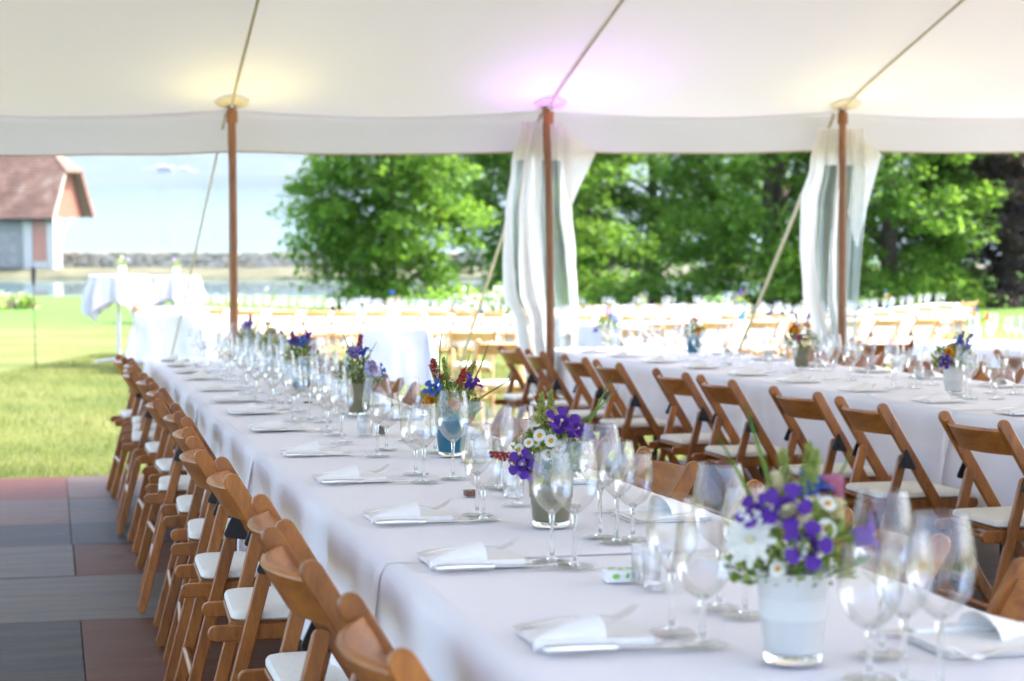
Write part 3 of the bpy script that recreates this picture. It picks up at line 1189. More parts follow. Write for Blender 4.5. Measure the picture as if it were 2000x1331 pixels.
def chair_meshes(wood, wood_h):
    M = {}

    def mk(name, mat, fn):
        mb = MB(); fn(mb); M[name] = mb.mesh(name, mat, True, 40)
    PT, PB = (.012, .785), (.478, .02)      # long back post: from the top of the back forward and down to the front foot
    mk('post', wood, lambda mb: side(mb, stadium(PT, PB, .039, 7), -.011, .011))
    mk('rear_leg', wood, lambda mb: side(mb, stadium((.098, .60), (-.052, .018), .034, 7), -.010, .010))
    mk('seat_rail', wood, lambda mb: side(mb, stadium((-.024, .425), (.385, .432), .038, 7), -.009, .009))
    mk('front_rail', wood, lambda mb: mb.box(.362, .384, -.149, .149, .408, .452, 0, .003))
    mk('seat_board', wood, lambda mb: mb.box(.01, .361, -.149, .149, .438, .450, 0, .002))
    mk('dowel', wood, lambda mb: mb.tube([(0, -.170, 0), (0, .170, 0)], .0105, 12))
    mk('front_stretcher', wood, lambda mb: mb.box(-.009, .009, -.190, .190, -.02, .02, 0, .003))

    def slat(mb):
        n = 18
        d = Vector((PB[0] - PT[0], PB[1] - PT[1])).normalized()
        V, F = [], []
        prof = []
        for (w_, th) in ((0, .0), (.0, .016), (.004, .020), (.112, .020), (.116, .016), (.116, 0), (.112, -.0), (.004, -.0)):
            prof.append((w_, th))
        prof = [(.003, 0), (0, .003), (0, .013), (.003, .016), (.091, .016), (.094, .013), (.094, .003), (.091, 0)]
        m_ = len(prof)
        for i in range(n + 1):
            s = -1 + 2 * i / n
            v = s * .187
            bow = -.052 * (1 - s * s) + .004
            for (w_, th) in prof:
                base = Vector(PT) + d * (.018 + w_)
                off = th - .008
                V.append((base.x + bow + off * .85 - .004, v, base.y + off * .5))
        for i in range(n):
            for k in range(m_):
                j = (k + 1) % m_
                F.append((i * m_ + k, i * m_ + j, (i + 1) * m_ + j, (i + 1) * m_ + k))
        F.append(tuple(range(m_ - 1, -1, -1)))
        F.append(tuple(n * m_ + k for k in range(m_)))
        mb.add(V, F)
    mk('backrest', wood_h, slat)

    def cush(mb):
        # rounded cushion
        V, F = [], []
        P = round_poly([(0, -.162), (.345, -.168), (.345, .168), (0, .162)], .035, 4)
        n = len(P)
        cx = .172
        for (sc_, z) in ((.96, .0), (1, .006), (1.0, .016), (.975, .023), (.90, .027), (.6, .030)):
            for (a, c) in P:
                V.append((.012 + cx + (a - cx) * sc_, c * sc_, .452 + z))
        for k in range(5):
            for i in range(n):
                j = (i + 1) % n
                F.append((k * n + i, k * n + j, (k + 1) * n + j, (k + 1) * n + i))
        F.append(tuple(range(n - 1, -1, -1)))
        F.append(tuple(5 * n + i for i in range(n)))
        mb.add(V, F)
    mk('cushion', CUSH, cush)

    def brk(mb):
        P = round_poly([(.078, .622), (.062, .568), (.128, .573), (.170, .562), (.152, .600), (.108, .668)], .010, 2)
        P = round_poly([(.064, .574), (.138, .562), (.097, .645)], .014, 3)
        side(mb, P, -.003, .003, .001)
        side(mb, stadium((.098, .592), (.0981, .592), .012, 5), -.006, .006, .001)
    mk('bracket', BLACK, brk)
    return M


CM = chair_meshes(WOOD, WOOD_H)
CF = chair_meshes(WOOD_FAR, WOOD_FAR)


def chair_src(M, m4, lab, group):
    c = root('folding_chair', m4, lab, 'chair', group)
    for s in (-1, 1):
        adopt(c, 'post', M['post'], (0, .200 * s, 0))
        adopt(c, 'rear_leg', M['rear_leg'], (0, .178 * s, 0))
        adopt(c, 'seat_rail', M['seat_rail'], (0, .158 * s, 0))
        adopt(c, 'bracket', M['bracket'], (0, .2145 * s, 0))
    adopt(c, 'front_rail', M['front_rail'])
    adopt(c, 'seat_board', M['seat_board'])
    adopt(c, 'dowel', M['dowel'], (.034, 0, .43 - .02))
    adopt(c, 'dowel', M['dowel'], (-.012, 0, .20))
    adopt(c, 'front_stretcher', M['front_stretcher'], (.40, 0, .135), (0, -.55, 0))
    adopt(c, 'backrest', M['backrest'])
    adopt(c, 'cushion', M['cushion'])
    return c


CS = {'near': None, 'far': None}


def chair(x, y, rz, lab, group, kind='near', z=0, m4=None):
    mm = m4 if m4 is not None else S(x, y, z, rz)
    if CS[kind] is None:
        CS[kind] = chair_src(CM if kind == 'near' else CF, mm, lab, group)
        return CS[kind]
    return dup(CS[kind], mm, lab, 'chair', group)


rr = random.Random(21)
# left side of the front table: back posts seen at these depths
lz = [1.70, 2.36, 3.05, 3.53, 4.31, 4.89, 5.60, 6.22, 6.85, 7.5, 8.28, 8.88, 9.35, 9.85, 10.32]
for i, Z in enumerate(lz):
    y = (Z - .358 * st) / ct
    lab = 'wooden folding chair left of the front table, %s from the camera' % ORD[i]
    chair(.397 + rr.uniform(-.026, .022), y, rr.uniform(-.07, .07), lab, 'folding chairs along the left side of the front table')
# right side of the front table
for i, y in enumerate([1.75, 2.39, 3.07, 3.54, 4.35, 5.05, 5.85, 6.7, 7.4, 8.1, 8.8, 9.5, 10.2]):
    lab = 'wooden folding chair right of the front table, %s from the camera' % ORD[i]
    chair(1.535 + rr.uniform(-.012, .012), y, PI + rr.uniform(-.04, .04), lab, 'folding chairs along the right side of the front table')
# left side of the second table
for i, Z in enumerate([4.95, 5.86, 6.62, 7.25, 8.10, 8.70, 9.66, 10.30, 11.10, 11.75]):
    x = 2.90
    y = (Z - x * st) / ct
    lab = 'folding chair on the near side of the second table, %s from the right' % ORD[i]
    chair(x + rr.uniform(-.015, .015), y, rr.uniform(-.05, .05), lab, 'folding chairs along the near side of the second table')
# far side of the second table
for i, y in enumerate([5.6, 6.3, 7.0, 7.75, 8.5, 9.3, 10.1, 10.8]):
    x, rz = 4.86, PI
    lab = 'wooden folding chair on the far side of the second table, %s from the right' % ORD[i]
    chair(x + rr.uniform(-.02, .02), y, rz + rr.uniform(-.06, .06), lab, 'folding chairs along the far side of the second table')
for i, (px, py) in enumerate([(1731, 664), (1668, 662), (1800, 690)]):
    x, y = at(px, py, .80)
    if i == 2: x, y = 5.72, 9.9
    lab = ['wooden folding chair seen from behind just right of the khaki vase on the second table', 'wooden folding chair at the near side of the third table, beside the right tent pole', 'wooden folding chair at the near side of the third table behind the white vase'][i]
    chair(x, y, [-.12, -.3, 0][i] + (PI * .5 if i == 0 else 0), lab, 'folding chairs near the third table')


# ------------------------------------------------------------------ tables and cloths
TM = {}


def table_under(x, y, w, l, lab, m4=None, group='long banquet tables'):
    mm = m4 if m4 is not None else S(x, y, 0)
    tb = root('banquet_table', mm, lab, 'table', group)
    key = (round(w, 2), round(l, 2))
    if key not in TM:
        a = MB(); a.box(-w / 2 + .012, w / 2 - .012, -l / 2 + .01, l / 2 - .01, .715, .742, 0, .003)
        b_ = MB(); b_.tube([(0, 0, 0), (0, 0, .714)], .016, 8)
        TM[key] = (a.mesh('tabletop', WOOD), b_.mesh('table_leg', DARKM))
    adopt(tb, 'tabletop', TM[key][0])
    for sx_ in (-1, 1):
        for sy_ in (-1, 1):
            adopt(tb, 'leg', TM[key][1], (sx_ * (w / 2 - .12), sy_ * (l / 2 - .18), 0))
    return tb


def cloth_mesh(name, w, l, hang, seed, e0=False, e1=False, mat=None, flare=.10, amp=.022, step=.035, top=.748, ragged=0):
    """a cloth over a table top: e0/e1 say whether it drapes over the near/far end"""
    rr_ = random.Random(seed)

    def axis(half, over0, over1):
        a = []
        n_in = max(4, int(2 * half / step))
        a += [-half - over0 * k / 14 for k in range(14, 0, -1)] if over0 else []
        a += [-half + 2 * half * k / n_in for k in range(n_in + 1)]
        a += [half + over1 * k / 14 for k in range(1, 15)] if over1 else []
        return a
    A = axis(w / 2, hang, hang)
    B = axis(l / 2, hang if e0 else 0, hang if e1 else 0)
    o1, o2, o3 = rr_.uniform(0, 50), rr_.uniform(0, 50), rr_.uniform(0, 50)
    V, F = [], []
    rc = .010
    for b_ in B:
        for a in A:
            cx, cyy = max(-w / 2, min(w / 2, a)), max(-l / 2, min(l / 2, b_))
            dx, dy = a - cx, b_ - cyy
            adx, ady = abs(dx), abs(dy)
            d = max(adx, ady) + .25 * min(adx, ady)
            z = top + .0012 * mnoise.noise(Vector((a * 7 + o1, b_ * 7, 0))) + .0015 * mnoise.noise(Vector((a * 2, b_ * 2.4, o2)))
            # ironed-in folds
            for q in (-w / 4, w / 4):
                z += .0024 * math.exp(-((a - q) / .016) ** 2)
            for q in (-l / 4, 0, l / 4):
                z += .0024 * math.exp(-((b_ - q) / .016) ** 2)
            if d > 0:
                h = math.hypot(dx, dy)
                ux, uy = dx / h, dy / h
                ang = min(1, d / rc) * PI / 2
                out = rc * math.sin(ang) + flare * max(0, d - rc) ** 1.2
                drop = rc * (1 - math.cos(ang)) + max(0, d - rc) * .985
                t_ = b_ if adx >= ady else a
                corner = min(adx, ady) / (max(adx, ady) + 1e-6)
                rp_ = amp * min(1, d / .22) * (1.1 * mnoise.noise(Vector((t_ * 4.2 + o1, d * 1.2, o2))) + .6 * math.sin(t_ * 11 + o3 + 2.0 * mnoise.noise(Vector((t_ * 1.3, o2, 0)))) + .5 * mnoise.noise(Vector((t_ * 12, d * 2.5, o3))))
                rp_ += .0035 * math.exp(-((d - .17) / .009) ** 2) + .004 * math.exp(-(((t_ + 5) % .55 - .275) / .010) ** 2) * min(1, d / .05)
                rp_ += .006 * mnoise.noise(Vector((t_ * 22, d * 9, o1))) * min(1, d / .1)
                # folds gathered at the ends of each cloth
                e_ = l / 2 - abs(cyy) if adx >= ady else 1
                if adx >= ady and e_ < .32:
                    rp_ += .035 * min(1, d / .25) * math.cos(e_ / .32 * PI * 2.5) * (1 - e_ / .32)
                out += rp_ + .05 * corner * d * 2
                z = top - drop + ragged * d * mnoise.noise(Vector((t_ * 2.5, o1, 3)))
                x = cx + ux * out
                y = cyy + uy * out
                V.append((x, y, z))
            else:
                V.append((a, b_, z))
    n_ = len(A)
    for i in range(len(B) - 1):
        for j in range(n_ - 1):
            F.append((i * n_ + j, i * n_ + j + 1, (i + 1) * n_ + j + 1, (i + 1) * n_ + j))
    mb = MB(); mb.add(V, F)
    return mb.mesh(name, mat or CLOTH, True, 180)


T1X, T1W = .973, .80
T2X, T2W = 3.86, 1.06
T3X, T3W = 6.95, .90
HANG = .34


def run_of_tables(X, w, y0, y1, n, which, seed):
    L = (y1 - y0) / n
    for k in range(n):
        yc = y0 + L * (k + .5)
        pos_ = ['nearest the camera', 'second from the camera', 'third from the camera', 'fourth from the camera', 'at the far end'][min(k, 4)] if k < n - 1 else 'at the far end'
        table_under(X, yc, w - .004, L, 'trestle table under the cloth of the %s long table, %s' % (which, pos_))
        me = cloth_mesh('tablecloth', w, L + .05, HANG, seed + k, k == 0, k == n - 1, flare=.015, amp=.019)
        link('tablecloth', me, None, S(X, yc, .0022 * (k % 2)), None, 'white tablecloth draped on the %s long table, %s' % (which, pos_), 'tablecloth', 'white cloths on the long tables')


run_of_tables(T1X, T1W, 1.1, 11.35, 5, 'front', 40)
run_of_tables(T2X, T2W, 4.2, 12.2, 4, 'second', 60)
run_of_tables(T3X, T3W, 7.2, 12.9, 3, 'third', 80)
TZ = .752


# ------------------------------------------------------------------ glasses
def glass_meshes(kind, n=28):
    if kind == 'large':
        H, zs_, bowl = .222, .095, [(.004, .093), (.012, .098), (.026, .110), (.037, .126), (.0425, .145), (.0425, .160), (.040, .182), (.036, .204), (.0325, .222)]
    elif kind == 'medium':
        H, zs_, bowl = .195, .088, [(.004, .086), (.011, .091), (.022, .101), (.0325, .117), (.0365, .134), (.036, .150), (.033, .172), (.0295, .195)]
    else:
        H, zs_, bowl = .168, .066, [(.004, .064), (.013, .068), (.026, .078), (.036, .094), (.0395, .112), (.0395, .128), (.0375, .150), (.0355, .168)]
    mb = MB(); mb.lathe(bowl, n)
    mb.lathe([(bowl[-1][0], H), (bowl[-1][0] - .0006, H + .0006), (bowl[-1][0] - .0012, H)], n)
    B_ = mb.mesh('bowl', GLASS, True, 180)
    mb = MB(); mb.lathe([(0, .0045), (.010, .006), (.0045, .012), (.0036, .03), (.0034, zs_ * .7), (.0045, zs_ - .006), (.008, zs_ + .003), (.0, zs_ + .006)], 12)
    St = mb.mesh('stem', SGLASS, True, 180)
    mb = MB(); mb.lathe([(0, .001), (.034, .001), (.0345, .002), (.033, .0028), (.016, .0042), (0, .006)], n)
    Ft = mb.mesh('foot', GLASS, True, 60)
    mb = MB(); mb.lathe([(.034, .001), (.033, .0028), (.012, .005), (.0045, .012), (.0036, .05), (.0045, zs_ - .004)] + bowl[1:], 12)
    far = mb.mesh('far_glass', GLASS_FAR, True, 180)
    return B_, St, Ft, far, H


GM = {k: glass_meshes(k) for k in ('large', 'medium', 'goblet')}
GSRC = {}
GNAME = {'large': 'large wine glass', 'medium': 'slim wine glass', 'goblet': 'low water goblet'}
gcount = {}


def glass(x, y, kind, where, near=True, group='wine and water glasses on the tables', m4=None, z=TZ):
    mm = m4 if m4 is not None else S(x, y, z + .001, rr.uniform(0, 6))
    key = (kind, where)
    gcount[key] = gcount.get(key, 0) + 1
    k = gcount[key]
    lab = '%s %s' % (GNAME[kind], where)
    if '%' in lab:
        lab = lab % (ORD[min(k - 1, len(ORD) - 1)])
    nm = 'water_goblet' if kind == 'goblet' else 'wine_glass'
    if near:
        if kind in GSRC:
            return dup(GSRC[kind], mm, lab, 'glass', group)
        g = root(nm, mm, lab, 'glass', group)
        adopt(g, 'bowl', GM[kind][0]); adopt(g, 'stem', GM[kind][1]); adopt(g, 'foot', GM[kind][2])
        GSRC[kind] = g
        return g
    return link(nm, GM[kind][3], None, mm, None, lab, 'glass', group)


# glasses on the near half of the front table, at the spots where their feet stand
near_gl = [(885, 937, 'large'), (737, 893, 'large'), (828, 944, 'medium'), (812, 928, 'goblet'), (944, 1018, 'goblet'), (932, 1008, 'medium'),
           (1012, 988, 'large'), (1078, 1099, 'medium'), (1122, 1109, 'large'), (1172, 1052, 'large'), (1205, 1062, 'medium'), (1236, 1056, 'goblet'),
           (1312, 1238, 'medium'), (1372, 1262, 'goblet'), (1405, 1190, 'large'), (1455, 1205, 'medium'), (1698, 1330, 'goblet'), (1722, 1282, 'large'),
           (1835, 1362, 'large'), (1765, 1345, 'medium'), (975, 955, 'medium'), (925, 905, 'goblet'), (1062, 955, 'goblet'), (1105, 990, 'medium'),
           (655, 850, 'large'), (668, 866, 'medium'), (755, 880, 'goblet'), (640, 842, 'goblet'), (800, 862, 'medium'), (850, 885, 'goblet')]
near_gl.sort(key=lambda q: -q[1])
for px, py, k in near_gl:
    x, y = at(px, py, TZ)
    glass(x, y, k, 'on the near half of the front table, %s from the camera')
y = 6.35
while y < 11.15:
    for k, dx, dy in (('large', -.10, 0), ('medium', -.155, -.09), ('goblet', -.06, -.14)):
        glass(T1X + dx + rr.uniform(-.02, .02), y + dy + rr.uniform(-.03, .03), k, 'left of centre on the front table far half, %s counted away')
    for k, dx, dy in (('large', .11, .1), ('medium', .165, .02), ('goblet', .06, .2)):
        glass(T1X + dx + rr.uniform(-.02, .02), y + dy + rr.uniform(-.03, .03), k, 'right of centre on the front table far half, %s counted away')
    y += .50
y = 5.4
while y < 11.9:
    for k, dx, dy in (('large', -.13, 0), ('medium', -.19, -.09), ('goblet', -.09, -.13)):
        glass(T2X + dx + rr.uniform(-.02, .02), y + dy + rr.uniform(-.03, .03), k, 'in the near file on the second table, %s from the right')
    for k, dx, dy in (('large', .14, .1), ('medium', .20, .02), ('goblet', .10, .2)):
        glass(T2X + dx + rr.uniform(-.02, .02), y + dy + rr.uniform(-.03, .03), k, 'in the far file on the second table, %s from the right')
    y += .70
y = 9.0
while y < 12.8:
    for k, dx, dy in (('large', -.12, 0), ('medium', -.17, -.09), ('goblet', -.07, -.13), ('large', .12, .1), ('medium', .17, .02)):
        glass(T3X + dx + rr.uniform(-.02, .02), y + dy + rr.uniform(-.03, .03), k, 'on the third table at the right edge, %s from the right', False)
    y += .68


# ------------------------------------------------------------------ place settings
def napkin_src(m4, lab):
    r = root('napkin', m4, lab, 'napkin', 'folded paper napkins at the place settings')
    mb = MB()
    P = round_poly([(-.09, -.082), (.088, -.082), (.086, .062), (-.092, .064)], .006, 2)
    mb.prism(P, 0, .0022, .0006, lambda a, c, h: (a, c, h))
    P = round_poly([(-.088, -.081), (.085, -.079), (.082, .058), (-.090, .060)], .006, 2)
    mb.prism(P, .0026, .0048, .0006, lambda a, c, h: (a, c, h + .003 * (a + .1) * 3))
    adopt(r, 'folded_sheet', mb.mesh('napkin_sheet', NAPKIN, True, 30))
    # the turned-up corner: a curled flap, open towards the middle
    V, F = [], []
    n = 14
    for i in range(n + 1):
        a = i / n
        for j in range(13):
            w_ = PI * j / 12
            rad = .006 + .030 * a ** .8
            x = -.096 + a * .085 - .012 * math.cos(w_) * a
            yy = -.060 + rad * math.cos(w_) * 1.15 + a * .018
            z = .006 + rad * math.sin(w_) * .95
            V.append((x + .008 * math.sin(w_) * a, yy, z))
    for i in range(n):
        for j in range(12):
            k = i * 13 + j
            F.append((k, k + 1, k + 14, k + 13))
    mb = MB(); mb.add(V, F)
    mb.tube([(-.098, -.079, .0075), (-.02, -.079, .0078), (.07, -.080, .007)], [.0072, .0075, .006], 8)
    adopt(r, 'turned_fold', mb.mesh('napkin_fold', NAPKIN, True, 60))
    return r


def knife_src(m4, lab):
    r = root('knife', m4, lab, 'knife', 'knives at the place settings')
    mb = MB()
    mb.tube([(-.105, 0, .0065), (-.10, 0, .0065), (-.06, 0, .0065), (-.02, 0, .006), (-.006, 0, .006), (0, 0, .006)], [.003, .0065, .0062, .0048, .0058, .004], 10)
    adopt(r, 'handle', mb.mesh('knife_handle', STEEL))
    mb = MB()
    P = [(0, -.004), (.02, -.0075), (.085, -.0080), (.105, -.004), (.113, .004), (.09, .0055), (.0, .005)]
    mb.prism(P, .0045, .0065, .0004, lambda a, c, h: (a, c, h))
    adopt(r, 'blade', mb.mesh('knife_blade', STEEL))
    return r


def fork_src(m4, lab):
    r = root('fork', m4, lab, 'fork', 'forks at the place settings')
    mb = MB()
    n = 18
    P, V, F = [], [], []
    for i in range(n + 1):
        a = i / n
        x = -.10 + .155 * a
        w_ = .0075 - .0045 * sstep(0, .45, a) + .0075 * sstep(.80, 1, a)
        z = .004 + .012 * math.sin(a * PI * .9) * .6 + .002
        P.append((x, w_, z))
    for (x, w_, z) in P:
        V += [(x, -w_, z), (x, w_, z), (x, w_, z + .0022), (x, -w_, z + .0022)]
    for i in range(n):
        for k in range(4):
            j = (k + 1) % 4
            F.append((i * 4 + k, i * 4 + j, i * 4 + 4 + j, i * 4 + 4 + k))
    F += [(3, 2, 1, 0), (n * 4, n * 4 + 1, n * 4 + 2, n * 4 + 3)]
    mb.add(V, F)
    adopt(r, 'handle', mb.mesh('fork_handle', STEEL))
    z0 = P[-1][2]
    tm = MB()
    tm.tube([(0, 0, z0), (.012, 0, z0 - .002), (.032, 0, z0 + .004), (.050, 0, z0 + .016)], [.0016, .0015, .0013, .0006], 6)
    tine = tm.mesh('fork_tine', STEEL)
    for k in range(4):
        adopt(r, 'tine', tine, (.054, -.0085 + .00567 * k, 0))
    return r


SET = {}


def setting(x, y, flip, which, j):
    for kind, fn, nm in (('napkin', napkin_src, 'folded ivory napkin'), ('knife', knife_src, 'steel table knife'), ('fork', fork_src, 'steel table fork')):
        s = -1 if flip else 1
        if kind == 'napkin': dx, dy, rz = 0, 0, rr.uniform(-.05, .05)
        elif kind == 'knife': dx, dy, rz = .01, -.105, rr.uniform(-.05, .03)
        else: dx, dy, rz = -.035, .1, 0
        zz = TZ + .0015
        if kind == 'fork': dx, dy, rz = .005, .078, .20 + rr.uniform(-.06, .06)
        mm = S(x + s * dx, y + s * dy, zz, rz + (PI if flip else 0))
        lab = '%s at the %s place, %s' % (nm, ORD[j], which)
        if kind in SET:
            dup(SET[kind], mm, lab)
        else:
            SET[kind] = fn(mm, lab)


ky = [1315, 1278, 1118, 1030, 950, 895, 845, 810, 786, 768, 752, 739, 728, 719]
ks = [(1155, 1276), (935, 1115), (810, 1026), (700, 946), (620, 893), (560, 843), (497, 810), (463, 786), (432, 765), (408, 742)]
sy = []
for px, py in ks:
    x, y = at(px, py, TZ)
    sy.append(y + .10)
sy += [8.95, 9.6, 10.3, 10.95]
sy = [1.85] + sy
for j, y in enumerate(sy):
    setting(T1X - .245, y, False, 'left side of the front table', j)
for j, y in enumerate([2.2, 2.9, 3.55, 4.25, 4.95, 5.6, 6.3, 7.0, 7.7, 8.4, 9.1, 9.8, 10.5]):
    setting(T1X + .265, y, True, 'right side of the front table', j)
for j, y in enumerate([5.3, 5.95, 6.6, 7.3, 8.0, 8.65, 9.35, 10.05, 10.75, 11.4]):
    setting(T2X - .375, y, False, 'near side of the second table', j)
    setting(T2X + .375, y + .1, True, 'far side of the second table', j)


# ------------------------------------------------------------------ vases and bouquets
def vase_meshes(mat, nm):
    mb = MB()
    mb.lathe([(0, .013), (.034, .013), (.0375, .016), (.0485, .118), (.0500, .120), (.0485, .1215), (.0465, .119), (.044, .06), (.0, .055)], 36)
    body = mb.mesh(nm + '_body', mat, True, 60)
    mb = MB()
    mb.lathe([(0, .0005), (.034, .0005), (.0375, .003), (.0385, .012), (.0375, .0125), (0, .0125)], 36)
    base = mb.mesh(nm + '_base', SGLASS, True, 60)
    return body, base


VM = {'white': vase_meshes(VASE_W, 'white_vase'), 'khaki': vase_meshes(VASE_K, 'khaki_vase'), 'teal': vase_meshes(VASE_T, 'teal_vase')}


def petal_ring(mb, n, r0, r1, w_, z0, z1, mi=0, droop=0, off=0, tipz=0):
    for k in range(n):
        a = 2 * PI * (k + off) / n
        ca, sa = math.cos(a), math.sin(a)

        def P(r, t_, z):
            return (ca * r - sa * t_, sa * r + ca * t_, z)
        rm = (r0 + r1) / 2
        zm = (z0 + z1) / 2 + droop
        V = [P(r0, -w_ * .3, z0), P(r0, w_ * .3, z0), P(rm, w_, zm), P(r1 * .93, w_ * .7, z1), P(r1, 0, z1 + tipz), P(r1 * .93, -w_ * .7, z1), P(rm, -w_, zm), P(rm, 0, zm - w_ * .25)]
        mb.add(V, [(0, 1, 7), (1, 2, 7), (2, 3, 4, 7), (7, 4, 5, 6), (0, 7, 6)], mi)


def flower_protos():
    D = {}
    mb = MB()    # daisy
    petal_ring(mb, 13, .003, .0125, .0022, 0, .001, 0)
    petal_ring(mb, 13, .003, .0118, .0020, .0008, .002, 0, off=.5)
    mb.lathe([(.0045, 0), (.0044, .0022), (.003, .0036), (0, .004)], 10, 1)
    D['daisy'] = mb.mesh('daisy', [WHITE_P, YELLOW], True, 60)
    for nm, mt in (('bellflower', PURPLE), ('lilac_bellflower', LILAC), ('blue_bell', BLUE)):
        mb = MB()
        mb.lathe([(.002, -.012), (.009, -.008), (.0125, 0), (.0125, .012), (.015, .018)], 15, 0)
        petal_ring(mb, 5, .0125, .031, .0112, .016, .022, 0, droop=.003)
        mb.lathe([(.0015, -.008), (.0018, .016), (.0032, .020), (0, .022)], 6, 1)
        D[nm] = mb.mesh(nm, [mt, CREAM], True, 60)
    for nm, mt in (('marigold', YELLOW), ('orange_marigold', ORANGE), ('pink_bloom', PINK), ('white_bloom', WHITE_P), ('red_bloom', RED), ('cream_bloom', CREAM)):
        mb = MB()
        for q in range(5):
            petal_ring(mb, 12 - q, .002, .023 - .0042 * q, .0042, .001 * q, .004 + .0045 * q, 0, off=.37 * q)
        D[nm] = mb.mesh(nm, [mt], True, 60)
    mb = MB()    # large ragged white star flower
    petal_ring(mb, 9, .002, .034, .0050, 0, .006, 0, droop=.003)
    petal_ring(mb, 9, .002, .028, .0045, .003, .012, 0, off=.5)
    mb.lathe([(.005, .004), (.004, .009), (0, .010)], 8, 1)
    D['white_star_flower'] = mb.mesh('white_star_flower', [WHITE_P, CREAM], True, 60)
    for nm, mt, s_ in (('blue_spike', BLUE, 1), ('red_spike', RED, .9), ('green_spike', GREEN_L, .8)):
        mb = MB()
        q = random.Random(5)
        mb.tube([(0, 0, -.03), (0, 0, .07)], [.0012, .0008], 5, True, 1)
        for k in range(46):
            z = .066 * k / 46
            a = k * 2.4
            r_ = .0105 * (1 - .72 * k / 46) * s_ + .001
            c = Vector((math.cos(a) * r_, math.sin(a) * r_, z))
            for m_ in range(2):
                d1 = Vector((q.uniform(-1, 1), q.uniform(-1, 1), q.uniform(-1, 1))).normalized() * .0045
                d2 = Vector((q.uniform(-1, 1), q.uniform(-1, 1), q.uniform(-1, 1))).normalized() * .0045
                mb.add([c - d1, c - d2, c + d1, c + d2], [(0, 1, 2, 3)], 0)
        D[nm] = mb.mesh(nm, [mt, GREEN], False)
    mb = MB()    # long grass blade, arching
    V, F = [], []
    for i in range(9):
        a = i / 8
        w_ = .0042 * (1 - a) ** .6 * (.5 + a if a < .5 else 1)
        V += [(.035 * a * a, -w_, .17 * a), (.035 * a * a, w_, .17 * a)]
    for i in range(8):
        F.append((2 * i, 2 * i + 1, 2 * i + 3, 2 * i + 2))
    mb.add(V, F)
    D['grass_blade'] = mb.mesh('grass_blade', [GREEN])
    return D


FL = flower_protos()


def greenery(seed, r_, h, mats, n=420, fluff=0):
    q = random.Random(seed)
    mb = MB()
    for k in range(9):   # stems
        a = q.uniform(0, 6.3)
        e = Vector((math.cos(a) * r_ * q.uniform(.3, .9), math.sin(a) * r_ * q.uniform(.3, .9), h * q.uniform(.4, .9)))
        mb.tube([(e.x * .15, e.y * .15, -.07), e * .5, e], [.0012, .0011, .0008], 4, False, 0)
    for k in range(n):
        a = q.uniform(0, 6.3)
        rad = r_ * math.sqrt(q.random())
        z = q.uniform(-.012, h * (1 - .55 * (rad / r_) ** 2))
        c = Vector((math.cos(a) * rad, math.sin(a) * rad, z))
        o_ = Vector((c.x, c.y, .04 + z)).normalized()
        d = (o_ + Vector((q.uniform(-1, 1), q.uniform(-1, 1), q.uniform(-.8, 1))) * .8).normalized()
        l = q.uniform(.010, .028)
        w_ = d.cross(Vector((q.uniform(-1, 1), q.uniform(-1, 1), q.uniform(-1, 1)))).normalized() * l * q.uniform(.12, .26)
        mb.add([c, c + d * l * .5 + w_, c + d * l, c + d * l * .5 - w_], [(0, 1, 2, 3)], 0 if q.random() < .6 else 1)
    for k in range(fluff):   # airy seed heads
        a = q.uniform(0, 6.3)
        rad = r_ * q.uniform(.2, 1.0)
        c = Vector((math.cos(a) * rad, math.sin(a) * rad, h * q.uniform(.25, .95)))
        for j in range(7):
            d = Vector((q.uniform(-1, 1), q.uniform(-1, 1), q.uniform(-1, 1))) * .006
            w_ = Vector((q.uniform(-1, 1), q.uniform(-1, 1), q.uniform(-1, 1))) * .002
            mb.add([c + d, c + d + w_, c + d + w_ * .3 + Vector((0, 0, .0025))], [(0, 1, 2)], 1)
    return mb.mesh('greenery', mats, False)


PAL = {
    'violet': [('bellflower', 1), ('daisy', 9), ('cream_bloom', 2), ('white_bloom', 2), ('green_spike', 2), ('grass_blade', 2)],
    'daisies': [('bellflower', 1), ('lilac_bellflower', 1), ('daisy', 24), ('cream_bloom', 2), ('red_spike', 1), ('grass_blade', 2), ('green_spike', 2)],
    'red': [('red_spike', 3), ('marigold', 1), ('daisy', 4), ('green_spike', 2), ('grass_blade', 5), ('bellflower', 1), ('red_bloom', 1), ('blue_bell', 1)],
    'blue': [('blue_bell', 3), ('daisy', 5), ('pink_bloom', 1), ('grass_blade', 4), ('red_spike', 1), ('blue_spike', 1), ('lilac_bellflower', 2)],
    'yellow': [('marigold', 3), ('blue_spike', 1), ('daisy', 3), ('grass_blade', 3), ('white_bloom', 1)],
    'mixed': [('blue_spike', 2), ('orange_marigold', 2), ('marigold', 2), ('pink_bloom', 1), ('white_bloom', 2), ('red_bloom', 1), ('grass_blade', 2), ('blue_bell', 1)],
    'pale': [('cream_bloom', 3), ('white_bloom', 3), ('daisy', 3), ('lilac_bellflower', 1), ('green_spike', 1)],
}


